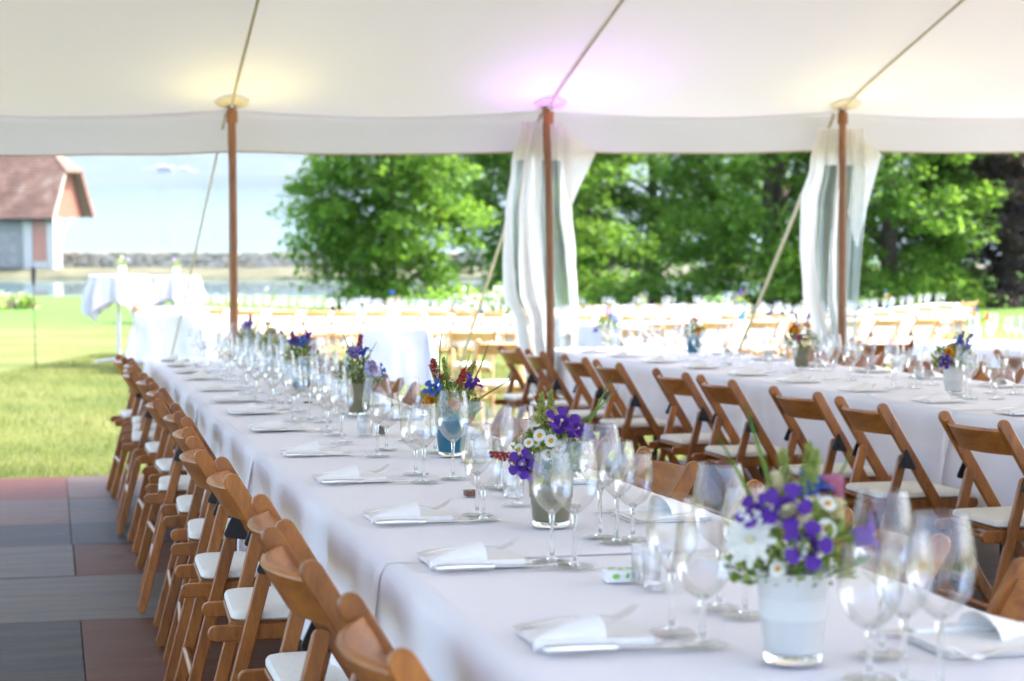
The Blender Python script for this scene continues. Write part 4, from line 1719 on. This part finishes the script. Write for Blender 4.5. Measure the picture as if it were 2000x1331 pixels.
def bouquet(x, y, z, pal, seed, lab, r_=.075, h=.10, extra=(), simple=False, m4=None, fluff=60, group='bouquets of garden flowers'):
    q = random.Random(seed)
    mm = m4 if m4 is not None else S(x, y, z, 0)
    b_ = root('bouquet', mm, lab, 'bouquet', group)
    adopt(b_, 'greenery', greenery(seed, r_, h * .92, [GREEN, GREEN_L], 260 if simple else 620, 0 if simple else fluff), kind='stuff')
    items = list(extra)
    for nm, cnt in PAL[pal]:
        for _ in range(cnt if not simple else max(1, cnt // 2)):
            items.append((nm, None))
    for nm, pos in items:
        if pos is None:
            a = q.uniform(0, 6.3)
            ph = q.uniform(.05, 1.35) if nm not in ('grass_blade', 'blue_spike', 'red_spike', 'green_spike') else q.uniform(.05, .7)
            rr2 = r_ * .95
            p = Vector((math.cos(a) * math.sin(ph) * rr2, math.sin(a) * math.sin(ph) * rr2, .012 + math.cos(ph) * h * .92))
            if nm == 'grass_blade': p = Vector((p.x * .5, p.y * .5, .01))
        else:
            p = Vector(pos)
        d = Vector((p.x * 1.1, p.y * 1.1 - .02, max(.02, p.z) * .8)).normalized()
        d = (d + Vector((q.uniform(-.25, .25), q.uniform(-.25, .25), q.uniform(-.2, .2)))).normalized()
        if nm == 'grass_blade': d = (Vector((p.x * 4, p.y * 4, .18)).normalized() + Vector((q.uniform(-.5, .5), q.uniform(-.3, .3), 0))).normalized()
        e = d.to_track_quat('Z', 'Y').to_euler()
        s_ = q.uniform(.85, 1.15)
        adopt(b_, nm, FL[nm], p, e, s_)
    return b_


def vase(px, py, colr, pal, seed, where, blab, z=TZ, **kw):
    x, y = at(px, py, z)
    v_ = root('flower_vase', S(x, y, z + .0015, 0), '%s glass bucket vase %s' % (colr, where), 'vase', 'flower vases on the tables')
    adopt(v_, 'body', VM[colr][0]); adopt(v_, 'clear_base', VM[colr][1])
    sc_ = kw.pop('vscale', 1)
    if sc_ != 1: v_.scale = (sc_,) * 3
    bouquet(x, y, z + .122 * sc_, pal, seed, blab, **kw)
    return x, y


vase(1548, 1294, 'white', 'violet', 31, 'nearest the camera on the front table', 'bouquet of violet bellflowers, daisies and fluffy green in the nearest white vase', r_=.078, h=.105, fluff=330,
     extra=[('bellflower', (-.010, -.062, .040)), ('bellflower', (-.028, -.045, .082)), ('bellflower', (-.058, -.03, .075)), ('white_star_flower', (-.074, -.040, .048)), ('daisy', (.012, -.072, .042)), ('daisy', (.020, -.06, .062)), ('daisy', (.028, -.045, .092)), ('blue_bell', (.012, -.02, .105)), ('pink_bloom', (.05, .0, .105)), ('lilac_bellflower', (.078, -.03, .045)), ('cream_bloom', (.040, -.03, .082)), ('grass_blade', (-.010, 0, .05)), ('grass_blade', (.012, 0, .03)), ('daisy', (-.045, -.055, .012)), ('green_spike', (-.004, 0, .09))])
vase(1076, 1030, 'khaki', 'daisies', 5, 'second from the camera on the front table', 'bouquet of small daisies and violet bellflowers leaning left in the second vase', r_=.075, h=.095, fluff=90,
     extra=[('bellflower', (.0, -.06, .085)), ('bellflower', (.028, -.055, .075)), ('lilac_bellflower', (-.055, -.05, .0)), ('bellflower', (-.065, -.05, .012)), ('daisy', (-.04, -.06, .07)), ('daisy', (-.06, -.05, .055)), ('daisy', (-.02, -.07, .06)), ('daisy', (-.075, -.03, .04)), ('red_spike', (-.07, -.02, .02)), ('grass_blade', (.04, 0, .07)), ('grass_blade', (.05, 0, .03))])
vase(882, 892, 'teal', 'red', 17, 'third from the camera on the front table', 'bouquet of dark red spikes, marigold and tall grass in the third vase', r_=.075, h=.10,
     extra=[('red_spike', (-.04, -.02, .10)), ('marigold', (-.01, -.065, .03)), ('green_spike', (.045, 0, .09)), ('grass_blade', (-.03, 0, .05)), ('grass_blade', (.05, 0, .06)), ('grass_blade', (.06, 0, .03))])
vase(701, 812, 'khaki', 'blue', 23, 'fourth from the camera on the front table', 'bouquet of blue bells and arching grass in the fourth vase')
vase(588, 764, 'teal', 'blue', 29, 'fifth from the camera on the front table', 'bouquet with one tall purple bloom in the fifth vase', extra=[('bellflower', (.03, 0, .12))])
vase(532, 733, 'khaki', 'pale', 37, 'sixth from the camera on the front table', 'cream and green bouquet in the sixth vase of the front table')
vase(486, 713, 'white', 'blue', 39, 'farthest from the camera on the front table', 'bouquet with a tall green sprig in the farthest vase of the front table')
vase(1863, 770, 'white', 'mixed', 43, 'at the right on the second table', 'bouquet of blue, violet and green in the white vase of the second table', r_=.09, h=.11, fluff=140, extra=[('blue_spike', (.0, -.04, .09)), ('red_bloom', (.07, -.03, .03)), ('bellflower', (-.06, -.05, .02)), ('blue_bell', (.03, -.05, .08))])
vase(1566, 722, 'khaki', 'mixed', 47, 'in the middle of the second table', 'round bouquet of blue, red and orange blooms in the second table khaki vase', r_=.09, h=.115)
vase(1355, 694, 'teal', 'yellow', 53, 'toward the far end of the second table', 'bouquet of yellow marigolds and grass in the second table teal vase', r_=.07, h=.10, extra=[('marigold', (0, -.06, .03)), ('marigold', (.015, -.055, .045))])
vase(1186, 672, 'white', 'blue', 59, 'at the far end of the second table', 'drooping bouquet with a violet bloom at the far end of the second table', extra=[('bellflower', (-.09, -.03, -.02))])
vase(1905, 668, 'white', 'yellow', 61, 'on the third table at the right edge', 'bouquet with one orange spike on the third table', extra=[('orange_marigold', (.09, 0, .06)), ('orange_marigold', (.1, 0, .085))])


# ------------------------------------------------------------------ small things on the tables
def small_box(px, py, lx, ly, h, mat, lab, rz=0, lid=None, cat='box', z=TZ):
    x, y = at(px, py, z)
    b_ = root('matchbox', S(x, y, z + .0015, rz), lab, cat)
    mb = MB(); mb.box(-lx / 2, lx / 2, -ly / 2, ly / 2, 0, h, 0, .0012)
    adopt(b_, 'sleeve', mb.mesh('box_sleeve', mat))
    mb = MB(); mb.box(lx / 2 - .002, lx / 2 + .0012, -ly / 2 + .002, ly / 2 - .002, .002, h - .002)
    adopt(b_, 'tray', mb.mesh('box_tray', BROWNC if mat is WHITEC else mat, False))
    if lid:
        leaf = MB()
        leaf.prism([(-.006, 0), (-.003, -.004), (.004, -.003), (.008, .001), (.003, .005), (-.003, .004)], 0, .0006, 0, lambda a, c, hh: (a, c, hh))
        lm = leaf.mesh('leaf_print', GREENC, False)
        for k, (dx, dy) in enumerate(((-.016, .004), (-.002, -.004), (.014, .003))):
            adopt(b_, 'leaf_print', lm, (dx, dy, h), (0, 0, k))
        for k, (dx, hz_) in enumerate(((-.012, h * .5), (.008, h * .55)) if mat is WHITEC else ()):
            adopt(b_, 'leaf_print', lm, (dx, -ly / 2 - .0015, hz_), (PI / 2, 0, k * .8))
    return b_


small_box(1213, 1136, .056, .040, .020, WHITEC, 'white matchbox printed with green leaves beside the near glasses', -.15, True)
small_box(920, 970, .030, .034, .013, BROWNC, 'small brown matchbox with a green and white top', .0, True)
small_box(601, 789, .030, .024, .008, GREYC, 'flat dark matchbox beside the fourth vase')
small_box(748, 850, .022, .026, .028, GREYC, 'upright dark little box behind the candle glass', .2)
small_box(545, 741, .030, .026, .012, BROWNC, 'tiny brown box between the far glasses')
small_box(1418, 713, .06, .03, .008, GREYC, 'flat dark box on the second table')
small_box(1700, 775, .03, .03, .010, WHITEC, 'small white card box on the second table')


def votive(px, py, lab, wax=True, z=TZ):
    x, y = at(px, py, z)
    b_ = root('candle_glass', S(x, y, z + .0015, 0), lab, 'candle holder')
    mb = MB(); mb.lathe([(0, .0006), (.023, .0006), (.024, .003), (.0255, .062), (.0245, .063), (.0238, .061), (.0225, .008), (0, .007)], 24)
    adopt(b_, 'tumbler', mb.mesh('tumbler', GLASS if not wax else GLASS, True, 50))
    if wax:
        mb = MB(); mb.lathe([(0, .009), (.0215, .009), (.0218, .045), (.018, .047), (0, .044)], 20)
        adopt(b_, 'candle', mb.mesh('candle', WAX, True, 50))
        mb = MB(); mb.tube([(0, 0, .043), (.0006, 0, .052)], .0007, 5)
        adopt(b_, 'wick', mb.mesh('wick', DARKM))
    return b_


votive(713, 852, 'white candle in a small glass beside the fourth vase')
votive(990, 958, 'empty clear tumbler left of the second vase', False)
votive(1003, 972, 'second clear tumbler left of the second vase', False)
votive(1262, 1140, 'clear tumbler behind the white matchbox', False)
votive(1285, 1152, 'clear tumbler beside the near wine glasses', False)
votive(1500, 700, 'white candle in a small glass on the second table')
votive(1795, 742, 'white candle in a glass left of the second table white vase')


# ------------------------------------------------------------------ tables and chairs out on the lawn
def G(X, Z):
    return lawn_h(X, Z) - .06


def lawn_table(Xa, Za, Xb, Zb, which, seed, chairs, gl, far_side=True, jit=.03, hang=.5):
    L = math.hypot(Xb - Xa, Zb - Za)
    n = max(1, round(L / 2.3))
    ang = math.atan2(Zb - Za, Xb - Xa)
    lt = L / n
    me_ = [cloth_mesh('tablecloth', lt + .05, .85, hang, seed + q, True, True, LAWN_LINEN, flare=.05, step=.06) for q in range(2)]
    ca, sa = math.cos(ang), math.sin(ang)
    for k in range(n):
        c = (k + .5) * lt
        X, Z = Xa + ca * c, Za + sa * c
        g0, g1 = G(X - ca * lt / 2, Z - sa * lt / 2), G(X + ca * lt / 2, Z + sa * lt / 2)
        roll = math.atan2(g1 - g0, lt)
        mm = V_(X, Z, (g0 + g1) / 2 + .055, ang) @ Matrix.Rotation(-roll, 4, 'Y')
        table_under(0, 0, lt, .85, 'trestle under the %s, %s from left' % (which, ORD[k]), mm, 'lawn tables')
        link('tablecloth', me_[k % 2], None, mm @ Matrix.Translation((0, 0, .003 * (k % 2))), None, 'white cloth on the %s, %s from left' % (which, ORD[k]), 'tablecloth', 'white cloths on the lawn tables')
    q = random.Random(seed)
    nc = int(L / chairs)
    for k in range(nc):
        c = (k + .5) * L / nc + q.uniform(-.05, .05)
        for sd in (-1,):
            X, Z = Xa + ca * c - sa * .70 * sd, Za + sa * c + ca * .70 * sd
            mm = V_(X, Z, G(X, Z) + .055, ang + (PI / 2 if sd < 0 else -PI / 2) + q.uniform(-.09, .09))
            chair(0, 0, 0, 'sunlit pale chair, %s side of the %s, %s from left' % ('near' if sd < 0 else 'far', which, ORD[k]), 'folding chairs at the lawn tables', 'far', 0, mm)
    c = .25
    k = 0
    while c < L - .2:
        for off in (-.14, .14):
            for m_, kd in enumerate(('large', 'medium')):
                cc = c + m_ * .11 + q.uniform(-.02, .02)
                X, Z = Xa + ca * cc - sa * off * (1 + .3 * m_), Za + sa * cc + ca * off * (1 + .3 * m_)
                glass(0, 0, kd, 'on the %s, ' % which + '%s from left', False, 'glasses on the ' + which, V_(X, Z, G(X, Z) + .055 + .752))
        c += gl
        k += 1


lawn_table(-4.75, 24.6, -.1, 29.2, 'nearest long lawn table', 100, .56, .46)
lawn_table(.5, 29.8, 4.2, 33.5, 'lawn table behind the middle curtain', 120, .58, .7)
lawn_table(3.0, 30.2, 8.35, 34.0, 'right-hand lawn table', 140, .58, .48)
lawn_table(-3.2, 36.5, 1.0, 40.0, 'second row of lawn tables', 160, .6, .75)
lawn_table(1.3, 43.0, 5.6, 44.5, 'farthest lawn table', 180, .62, .8)
lawn_table(1.0, 19.2, 4.8, 21.8, 'lawn table just behind the tent', 200, .6, .7)
for i, (X, Z, pal) in enumerate([(-3.5, 25.9, 'pale'), (-1.8, 27.5, 'mixed'), (-.45, 28.9, 'blue'), (2.3, 31.5, 'pale'), (5.2, 31.8, 'pale'), (6.9, 33.0, 'yellow'), (3.2, 43.6, 'pale'), (-1.2, 38.2, 'pale'), (2.6, 20.3, 'blue')]):
    gz = G(X, Z) + .055 + .75
    cl = ['khaki', 'white', 'teal'][i % 3]
    wh = ['left end of the nearest lawn table', 'middle of the nearest lawn table', 'right end of the nearest lawn table', 'lawn table behind the middle curtain', 'right-hand lawn table, left half', 'right-hand lawn table, right half', 'farthest lawn table', 'second row of lawn tables', 'lawn table just behind the tent'][i]
    v_ = root('flower_vase', V_(X, Z, gz + .002), '%s vase on the %s' % (cl, wh), 'vase', 'flower vases on the lawn tables')
    adopt(v_, 'body', VM[cl][0]); adopt(v_, 'clear_base', VM[cl][1])
    bouquet(0, 0, 0, pal, 300 + i, 'garden bouquet on the %s' % wh, r_=.12, h=.20, simple=True, m4=V_(X, Z, gz + .122), group='bouquets on the lawn tables')

# odd chairs on the lawn behind the tent edge
for i, (px, py, h_, rz, lab) in enumerate([(925, 641, .80, PI / 2 + .12, 'sunlit pale folding chair standing alone behind the tent edge'),
                                            (262, 612, .80, .25, 'sunlit pale folding chair between the tall cocktail table and the square table'),
                                            (1255, 640, .80, PI / 2 - .2, 'sunlit pale folding chair glimpsed behind the second table end'),
                                            (985, 690, .80, PI * .62, 'folding chair behind the middle pole at the tent edge')]):
    Zc = [16.2, 23.4, 17.0, 13.3][i]
    X = (px - 1000) / FPX * Zc
    chair(0, 0, 0, lab, 'single chairs on the lawn', 'far', 0, V_(X, Zc, G(X, Zc) + .05, rz))

# square tables with long cloths
for X, Z, w_, lab in ((-4.28, 22.6, .78, 'square table under a long white cloth beside the cocktail tables'), (-1.22, 18.9, .66, 'square table under a long pale cloth behind the front table')):
    mm = V_(X, Z, G(X, Z) + .055, .03)
    table_under(0, 0, w_, w_, 'table frame inside the ' + lab[:44].rsplit(' ', 1)[0], mm, 'square side tables')
    link('tablecloth', cloth_mesh('tablecloth', w_, w_, .62, int(X * -100), True, True, LAWN_LINEN, flare=.10, amp=.03, step=.04), None, mm, None, 'long white cloth over the ' + lab[:60].replace(' under a long white cloth', '').replace(' under a long pale cloth', ''), 'tablecloth')


# tall cocktail tables
def cocktail(px, Zc, base_py, r_, lab, lab2, seed, hang, flower):
    X = (px - 1000) / FPX * Zc
    g = G(X, Zc) + .06
    H = 1.15
    mm = V_(X, Zc, g)
    tb = root('cocktail_table', mm, lab, 'table', 'tall cocktail tables on the lawn')
    mb = MB(); mb.lathe([(0, H - .02), (r_, H - .02), (r_, H), (0, H)], 40); adopt(tb, 'tabletop', mb.mesh('cocktail_top', WOOD, True, 40))
    mb = MB(); mb.tube([(0, 0, 0.02), (0, 0, H - .02)], .03, 12); adopt(tb, 'pole', mb.mesh('cocktail_pole', STEELW))
    mb = MB()
    for a in range(4):
        w_ = a * PI / 2 + .4
        mb.tube([(0, 0, .05), (math.cos(w_) * .32, math.sin(w_) * .32, .015)], [.022, .014], 8)
    adopt(tb, 'base', mb.mesh('cocktail_base', STEELW))
    # square cloth over a round top: four hanging points
    V, F = [], []
    q = random.Random(seed)
    na, nr = 128, 26
    o_ = q.uniform(0, 20)
    rot = q.uniform(-.2, .2)
    for i in range(nr + 1):
        for k in range(na):
            a = 2 * PI * k / na
            half = .72
            edge = half / max(abs(math.cos(a - rot)), abs(math.sin(a - rot)))
            if i <= 6:
                rad = r_ * i / 6
                V.append((math.cos(a) * rad, math.sin(a) * rad, H + .004))
            else:
                t_ = (i - 6) / (nr - 6)
                hl = (edge - r_) * t_
                fold = .065 * math.sin(a * 9 + 2 * mnoise.noise(Vector((math.cos(a), math.sin(a), o_)))) * min(1, hl / .35) + .03 * math.sin(a * 17 + o_) * min(1, hl / .3)
                rad = r_ + .012 + .10 * hl + fold
                V.append((math.cos(a) * rad, math.sin(a) * rad, H + .004 - hl * .98))
    for i in range(nr):
        for k in range(na):
            j = (k + 1) % na
            F.append((i * na + k, i * na + j, (i + 1) * na + j, (i + 1) * na + k))
    mb = MB(); mb.add(V, F)
    link('tablecloth', mb.mesh('cocktail_cloth', LAWN_LINEN, True, 180), None, mm, None, lab2, 'tablecloth', 'cloths on the cocktail tables')
    fx = .05
    v_ = root('flower_vase', mm @ Matrix.Translation((fx, 0, H + .006)), 'pale vase on the %s cocktail table' % flower, 'vase', 'vases on the cocktail tables')
    adopt(v_, 'body', VM['white'][0]); adopt(v_, 'clear_base', VM['white'][1])
    bouquet(0, 0, 0, 'pale', seed, 'small cream and green bouquet on the %s cocktail table' % flower, r_=.08, h=.11, simple=True, m4=mm @ Matrix.Translation((fx, 0, H + .128)))


STEELW = plain('white_painted_steel', (.62, .63, .65), .35, .3, var=.03)
cocktail(232, 23.6, 700, .37, 'tall cocktail table at the left with a pointed white cloth', 'white cloth with a pointed hanging corner on the left cocktail table', 71, .5, 'left')
cocktail(338, 26.2, 700, .37, 'tall cocktail table behind, to the right of the first', 'white cloth on the rear cocktail table behind the guy rope', 73, .5, 'rear')

# thin dark garden torches
for px, py, Z, lab in ((66, 520, 22.5, 'thin dark garden torch on the lawn at the left'), (641, 505, 42, 'thin dark garden torch before the pond')):
    X = (px - 1000) / FPX * Z
    g = G(X, Z)
    top = CAMH - (py - 540) / FPX * Z
    tr = root('garden_torch', V_(X, Z, g), lab, 'garden torch', 'garden torches')
    mb = MB(); mb.tube([(.02, 0, -.05), (0, 0, top - g - .22)], .006 if Z < 30 else .010, 8); adopt(tr, 'stick', mb.mesh('torch_stick', DARKM))
    mb = MB(); mb.lathe([(0, top - g - .24), (.016, top - g - .24), (.03, top - g - .12), (.028, top - g - .02), (0, top - g)], 12); adopt(tr, 'burner', mb.mesh('torch_burner', DARKM))

# ------------------------------------------------------------------ trees
def leaf_cloud(centers, radii, n_per, size, seed, flat=.35, name='crown', mat=None):
    q = np.random.RandomState(seed)
    c = np.repeat(np.array(centers), n_per, axis=0)
    rad = np.repeat(np.array(radii), n_per)
    n = len(c)
    d = q.normal(size=(n, 3))
    d /= np.linalg.norm(d, axis=1)[:, None]
    d *= (q.rand(n, 1) ** .45)
    d[:, 2] *= flat
    p = c + d * rad[:, None]
    p[:, 2] -= (d[:, 0] ** 2 + d[:, 1] ** 2) * rad * .22     # sprays droop at their rims
    nn = q.normal(size=(n, 3)) * .55 + np.array([0, 0, 1.0])
    nn /= np.linalg.norm(nn, axis=1)[:, None]
    t_ = np.cross(nn, q.normal(size=(n, 3)))
    t_ /= np.linalg.norm(t_, axis=1)[:, None]
    bt = np.cross(nn, t_)
    s_ = size * (.6 + .8 * q.rand(n, 1))
    V = np.stack([p - t_ * s_, p + bt * s_ * .55, p + t_ * s_ - nn * s_ * .3, p - bt * s_ * .55], axis=1).reshape(-1, 3)
    me = bpy.data.meshes.new(name)
    me.vertices.add(n * 4)
    me.vertices.foreach_set('co', V.astype(np.float32).ravel())
    me.loops.add(n * 4)
    me.loops.foreach_set('vertex_index', np.arange(n * 4, dtype=np.int32))
    me.polygons.add(n)
    me.polygons.foreach_set('loop_start', np.arange(0, n * 4, 4, dtype=np.int32))
    me.polygons.foreach_set('loop_total', np.full(n, 4, dtype=np.int32))
    me.update()
    me.materials.append(mat)
    return me


def tree(X, Z, H, Rr, seed, lab, mat, low=.3, n_clump=170, n_per=110, size=.13, trunk_r=.22, lean=0, clump_r=(.5, 1.1), flat=.5):
    q = random.Random(seed)
    # trees stand upright, whatever the slope
    p0 = (M_VIEW @ Vector((X, Z, G(X, Z) - .1)))
    t_ = root('tree', Matrix.Translation(p0), lab, 'tree', 'trees between the lawn and the lake')
    mb = MB()
    top = Vector((lean, q.uniform(-.4, .4), H * .82))
    pt = [Vector((0, 0, 0)), Vector((lean * .1, 0, H * .15)), Vector((lean * .35, .1, H * .4)), Vector((lean * .7, 0, H * .62)), top]
    mb.tube(pt, [trunk_r * 1.3, trunk_r, trunk_r * .8, trunk_r * .5, trunk_r * .12], 10)
    adopt(t_, 'trunk', mb.mesh('trunk', BARK))
    cs, rs = [], []
    nl = 13
    for k in range(nl):
        a = k * 2.4 + q.uniform(-.3, .3)
        f0 = .10 + .75 * k / nl
        base = Vector((lean * f0, 0, H * f0))
        ln = Rr * (1.05 - .55 * f0) * q.uniform(.8, 1.05)
        end = base + Vector((math.cos(a) * ln, math.sin(a) * ln, H * .12 * (1 - f0) + ln * .10))
        mid = (base + end) / 2 + Vector((0, 0, ln * .12))
        lb = MB()
        lb.tube([base, mid, end], [trunk_r * .42 * (1 - f0 * .5), trunk_r * .25, trunk_r * .06], 7)
        adopt(t_, 'limb', lb.mesh('limb', BARK))
    for k in range(n_clump):
        zf = q.random() ** .85
        z = low + (H - low) * zf
        prof = math.sin(min(1, (zf * .92 + .10)) * PI) ** .55 if zf > .45 else 1.0 - .12 * (1 - zf / .45)
        a = q.uniform(0, 2 * PI)
        rad = Rr * prof * math.sqrt(q.uniform(.25, 1)) * q.uniform(.82, 1.08)
        lump = 1 + .18 * mnoise.noise(Vector((math.cos(a) * 1.5, math.sin(a) * 1.5, z * .4 + seed)))
        cs.append((lean * zf + math.cos(a) * rad * lump, math.sin(a) * rad * lump, z))
        rs.append(q.uniform(*clump_r))
    adopt(t_, 'crown', leaf_cloud(cs, rs, n_per, size, seed, flat, 'crown', mat), kind='stuff')
    return t_


TR = [
    (-3.25, 47, 9.5, 2.15, 1, 'bright green broadleaf tree at the left with branches drooping to the ground', LEAF_A, .3, 190),
    (.65, 55, 11.5, 2.65, 2, 'fuller green tree left of the middle curtain', LEAF_A, .3, 190),
    (2.4, 60, 12, 3.2, 3, 'dark green tree just behind the middle curtain', LEAF_B, .6, 150),
    (5.0, 64, 13, 3.4, 4, 'deep green shadowy tree right of the middle curtain', LEAF_B, 1.4, 150),
    (7.3, 51, 11, 2.9, 5, 'light green spreading tree left of the right curtain', LEAF_A, 1.0, 190),
    (9.4, 63, 13, 3.6, 6, 'dark tree with visible trunk behind the spreading tree', LEAF_B, 1.0, 150),
    (10.7, 51, 11, 2.9, 7, 'bright green tree right of the right tent pole', LEAF_A, .4, 190),
    (14.9, 54, 12, 3.1, 8, 'dark purplish beech tree at the right edge', LEAF_P, .3, 330),
    (17.6, 56, 13, 3.4, 9, 'dark purplish beech tree farther right beyond the frame edge', LEAF_P, .3, 260),
]
for (X, Z, H, Rr, sd, lab, mt, low, nc) in TR:
    tree(X, Z, H, Rr * 1.05, sd, lab, mt, low, int(nc * 1.45), 165, .095, .24 if mt is LEAF_A else .2)


def shrub(X, Z, r_, h, seed, lab, mat, blossoms=None, n=26, per=90, size=.05):
    q = random.Random(seed)
    p0 = M_VIEW @ Vector((X, Z, G(X, Z)))
    s_ = root('shrub', Matrix.Translation(p0), lab, 'shrub', 'shrubs at the edge of the lawn')
    mb = MB()
    cs, rs = [], []
    for k in range(n):
        a, rad = q.uniform(0, 6.3), r_ * math.sqrt(q.random())
        z = h * q.uniform(.15, 1) * (1 - .5 * (rad / r_) ** 2)
        cs.append((math.cos(a) * rad, math.sin(a) * rad, z)); rs.append(r_ * q.uniform(.2, .38))
        if k < 9: mb.tube([(0, 0, 0), (cs[-1][0] * .5, cs[-1][1] * .5, z * .6), cs[-1]], [.03, .02, .008], 5)
    adopt(s_, 'stems', mb.mesh('shrub_stems', BARK), kind='stuff')
    adopt(s_, 'foliage', leaf_cloud(cs, rs, per, size, seed, .8, 'foliage', mat), kind='stuff')
    if blossoms:
        adopt(s_, 'blossoms', leaf_cloud(cs, [r * 1.15 for r in rs], 40, size * .9, seed + 1, .9, 'blossoms', blossoms), kind='stuff')
    return s_


shrub(-.55, 37.5, .75, 1.45, 11, 'white-flowering shrub left of the middle curtain', LEAF_A, WHITE_P, size=.06)
shrub(-1.6, 42.5, 1.2, 1.3, 12, 'low green shrub under the left tree', LEAF_A, size=.09)
shrub(.8, 47, 1.4, 1.5, 13, 'low dark shrub behind the middle curtain', LEAF_B, size=.09)
shrub(3.4, 50, 1.6, 1.6, 14, 'rounded green shrub right of the middle curtain', LEAF_A, size=.10)
shrub(6.2, 53, 1.8, 1.6, 15, 'green shrub under the spreading tree', LEAF_A, size=.10)
shrub(9.6, 55, 1.8, 1.7, 16, 'green shrub left of the bright right-hand tree', LEAF_B, size=.10)
shrub(13.2, 54, 1.6, 1.2, 17, 'low pale shrub under the dark beech', LEAF_A, size=.09)
shrub(-16.4, 58.5, .9, .45, 18, 'low flowering shrub on the pond bank at the left edge', LEAF_A, CREAM, size=.07)

# grass: blades near the tent, tufts farther off
q = np.random.RandomState(4)


def grass(n, xr, zr, h0, h1, w, seed, edge=True):
    q = np.random.RandomState(seed)
    X = q.uniform(*xr, n)
    Z = zr[0] + (zr[1] - zr[0]) * q.rand(n) ** 1.3
    sy_ = -X * st + Z * ct
    k = (sy_ > EY + .02)
    X, Z = X[k], Z[k]
    n = len(X)
    g = np.array([G(a, b_) for a, b_ in zip(X, Z)]) if n < 1e6 else np.zeros(n)
    a = q.uniform(0, 2 * PI, n)
    h = q.uniform(h0, h1, n)
    wd = w * (.6 + .8 * q.rand(n))
    le = q.normal(size=(n, 2)) * .45 * h[:, None]
    base = np.stack([X, Z, g - .005], 1)
    t_ = np.stack([np.cos(a) * wd, np.sin(a) * wd, 0 * a], 1)
    tip = base + np.stack([le[:, 0], le[:, 1], h], 1)
    V = np.stack([base - t_, base + t_, tip], 1).reshape(-1, 3)
    me = bpy.data.meshes.new('grass')
    me.vertices.add(n * 3); me.vertices.foreach_set('co', V.astype(np.float32).ravel())
    me.loops.add(n * 3); me.loops.foreach_set('vertex_index', np.arange(n * 3, dtype=np.int32))
    me.polygons.add(n); me.polygons.foreach_set('loop_start', np.arange(0, n * 3, 3, dtype=np.int32)); me.polygons.foreach_set('loop_total', np.full(n, 3, dtype=np.int32))
    me.update(); me.materials.append(GRASSB)
    return me


gr = link('grass', grass(210000, (-6.2, 7.5), (11.4, 27), .03, .075, .0028, 1), None, M_VIEW, 'stuff')
gr['label'] = 'short lawn grass growing beyond the floor edge'
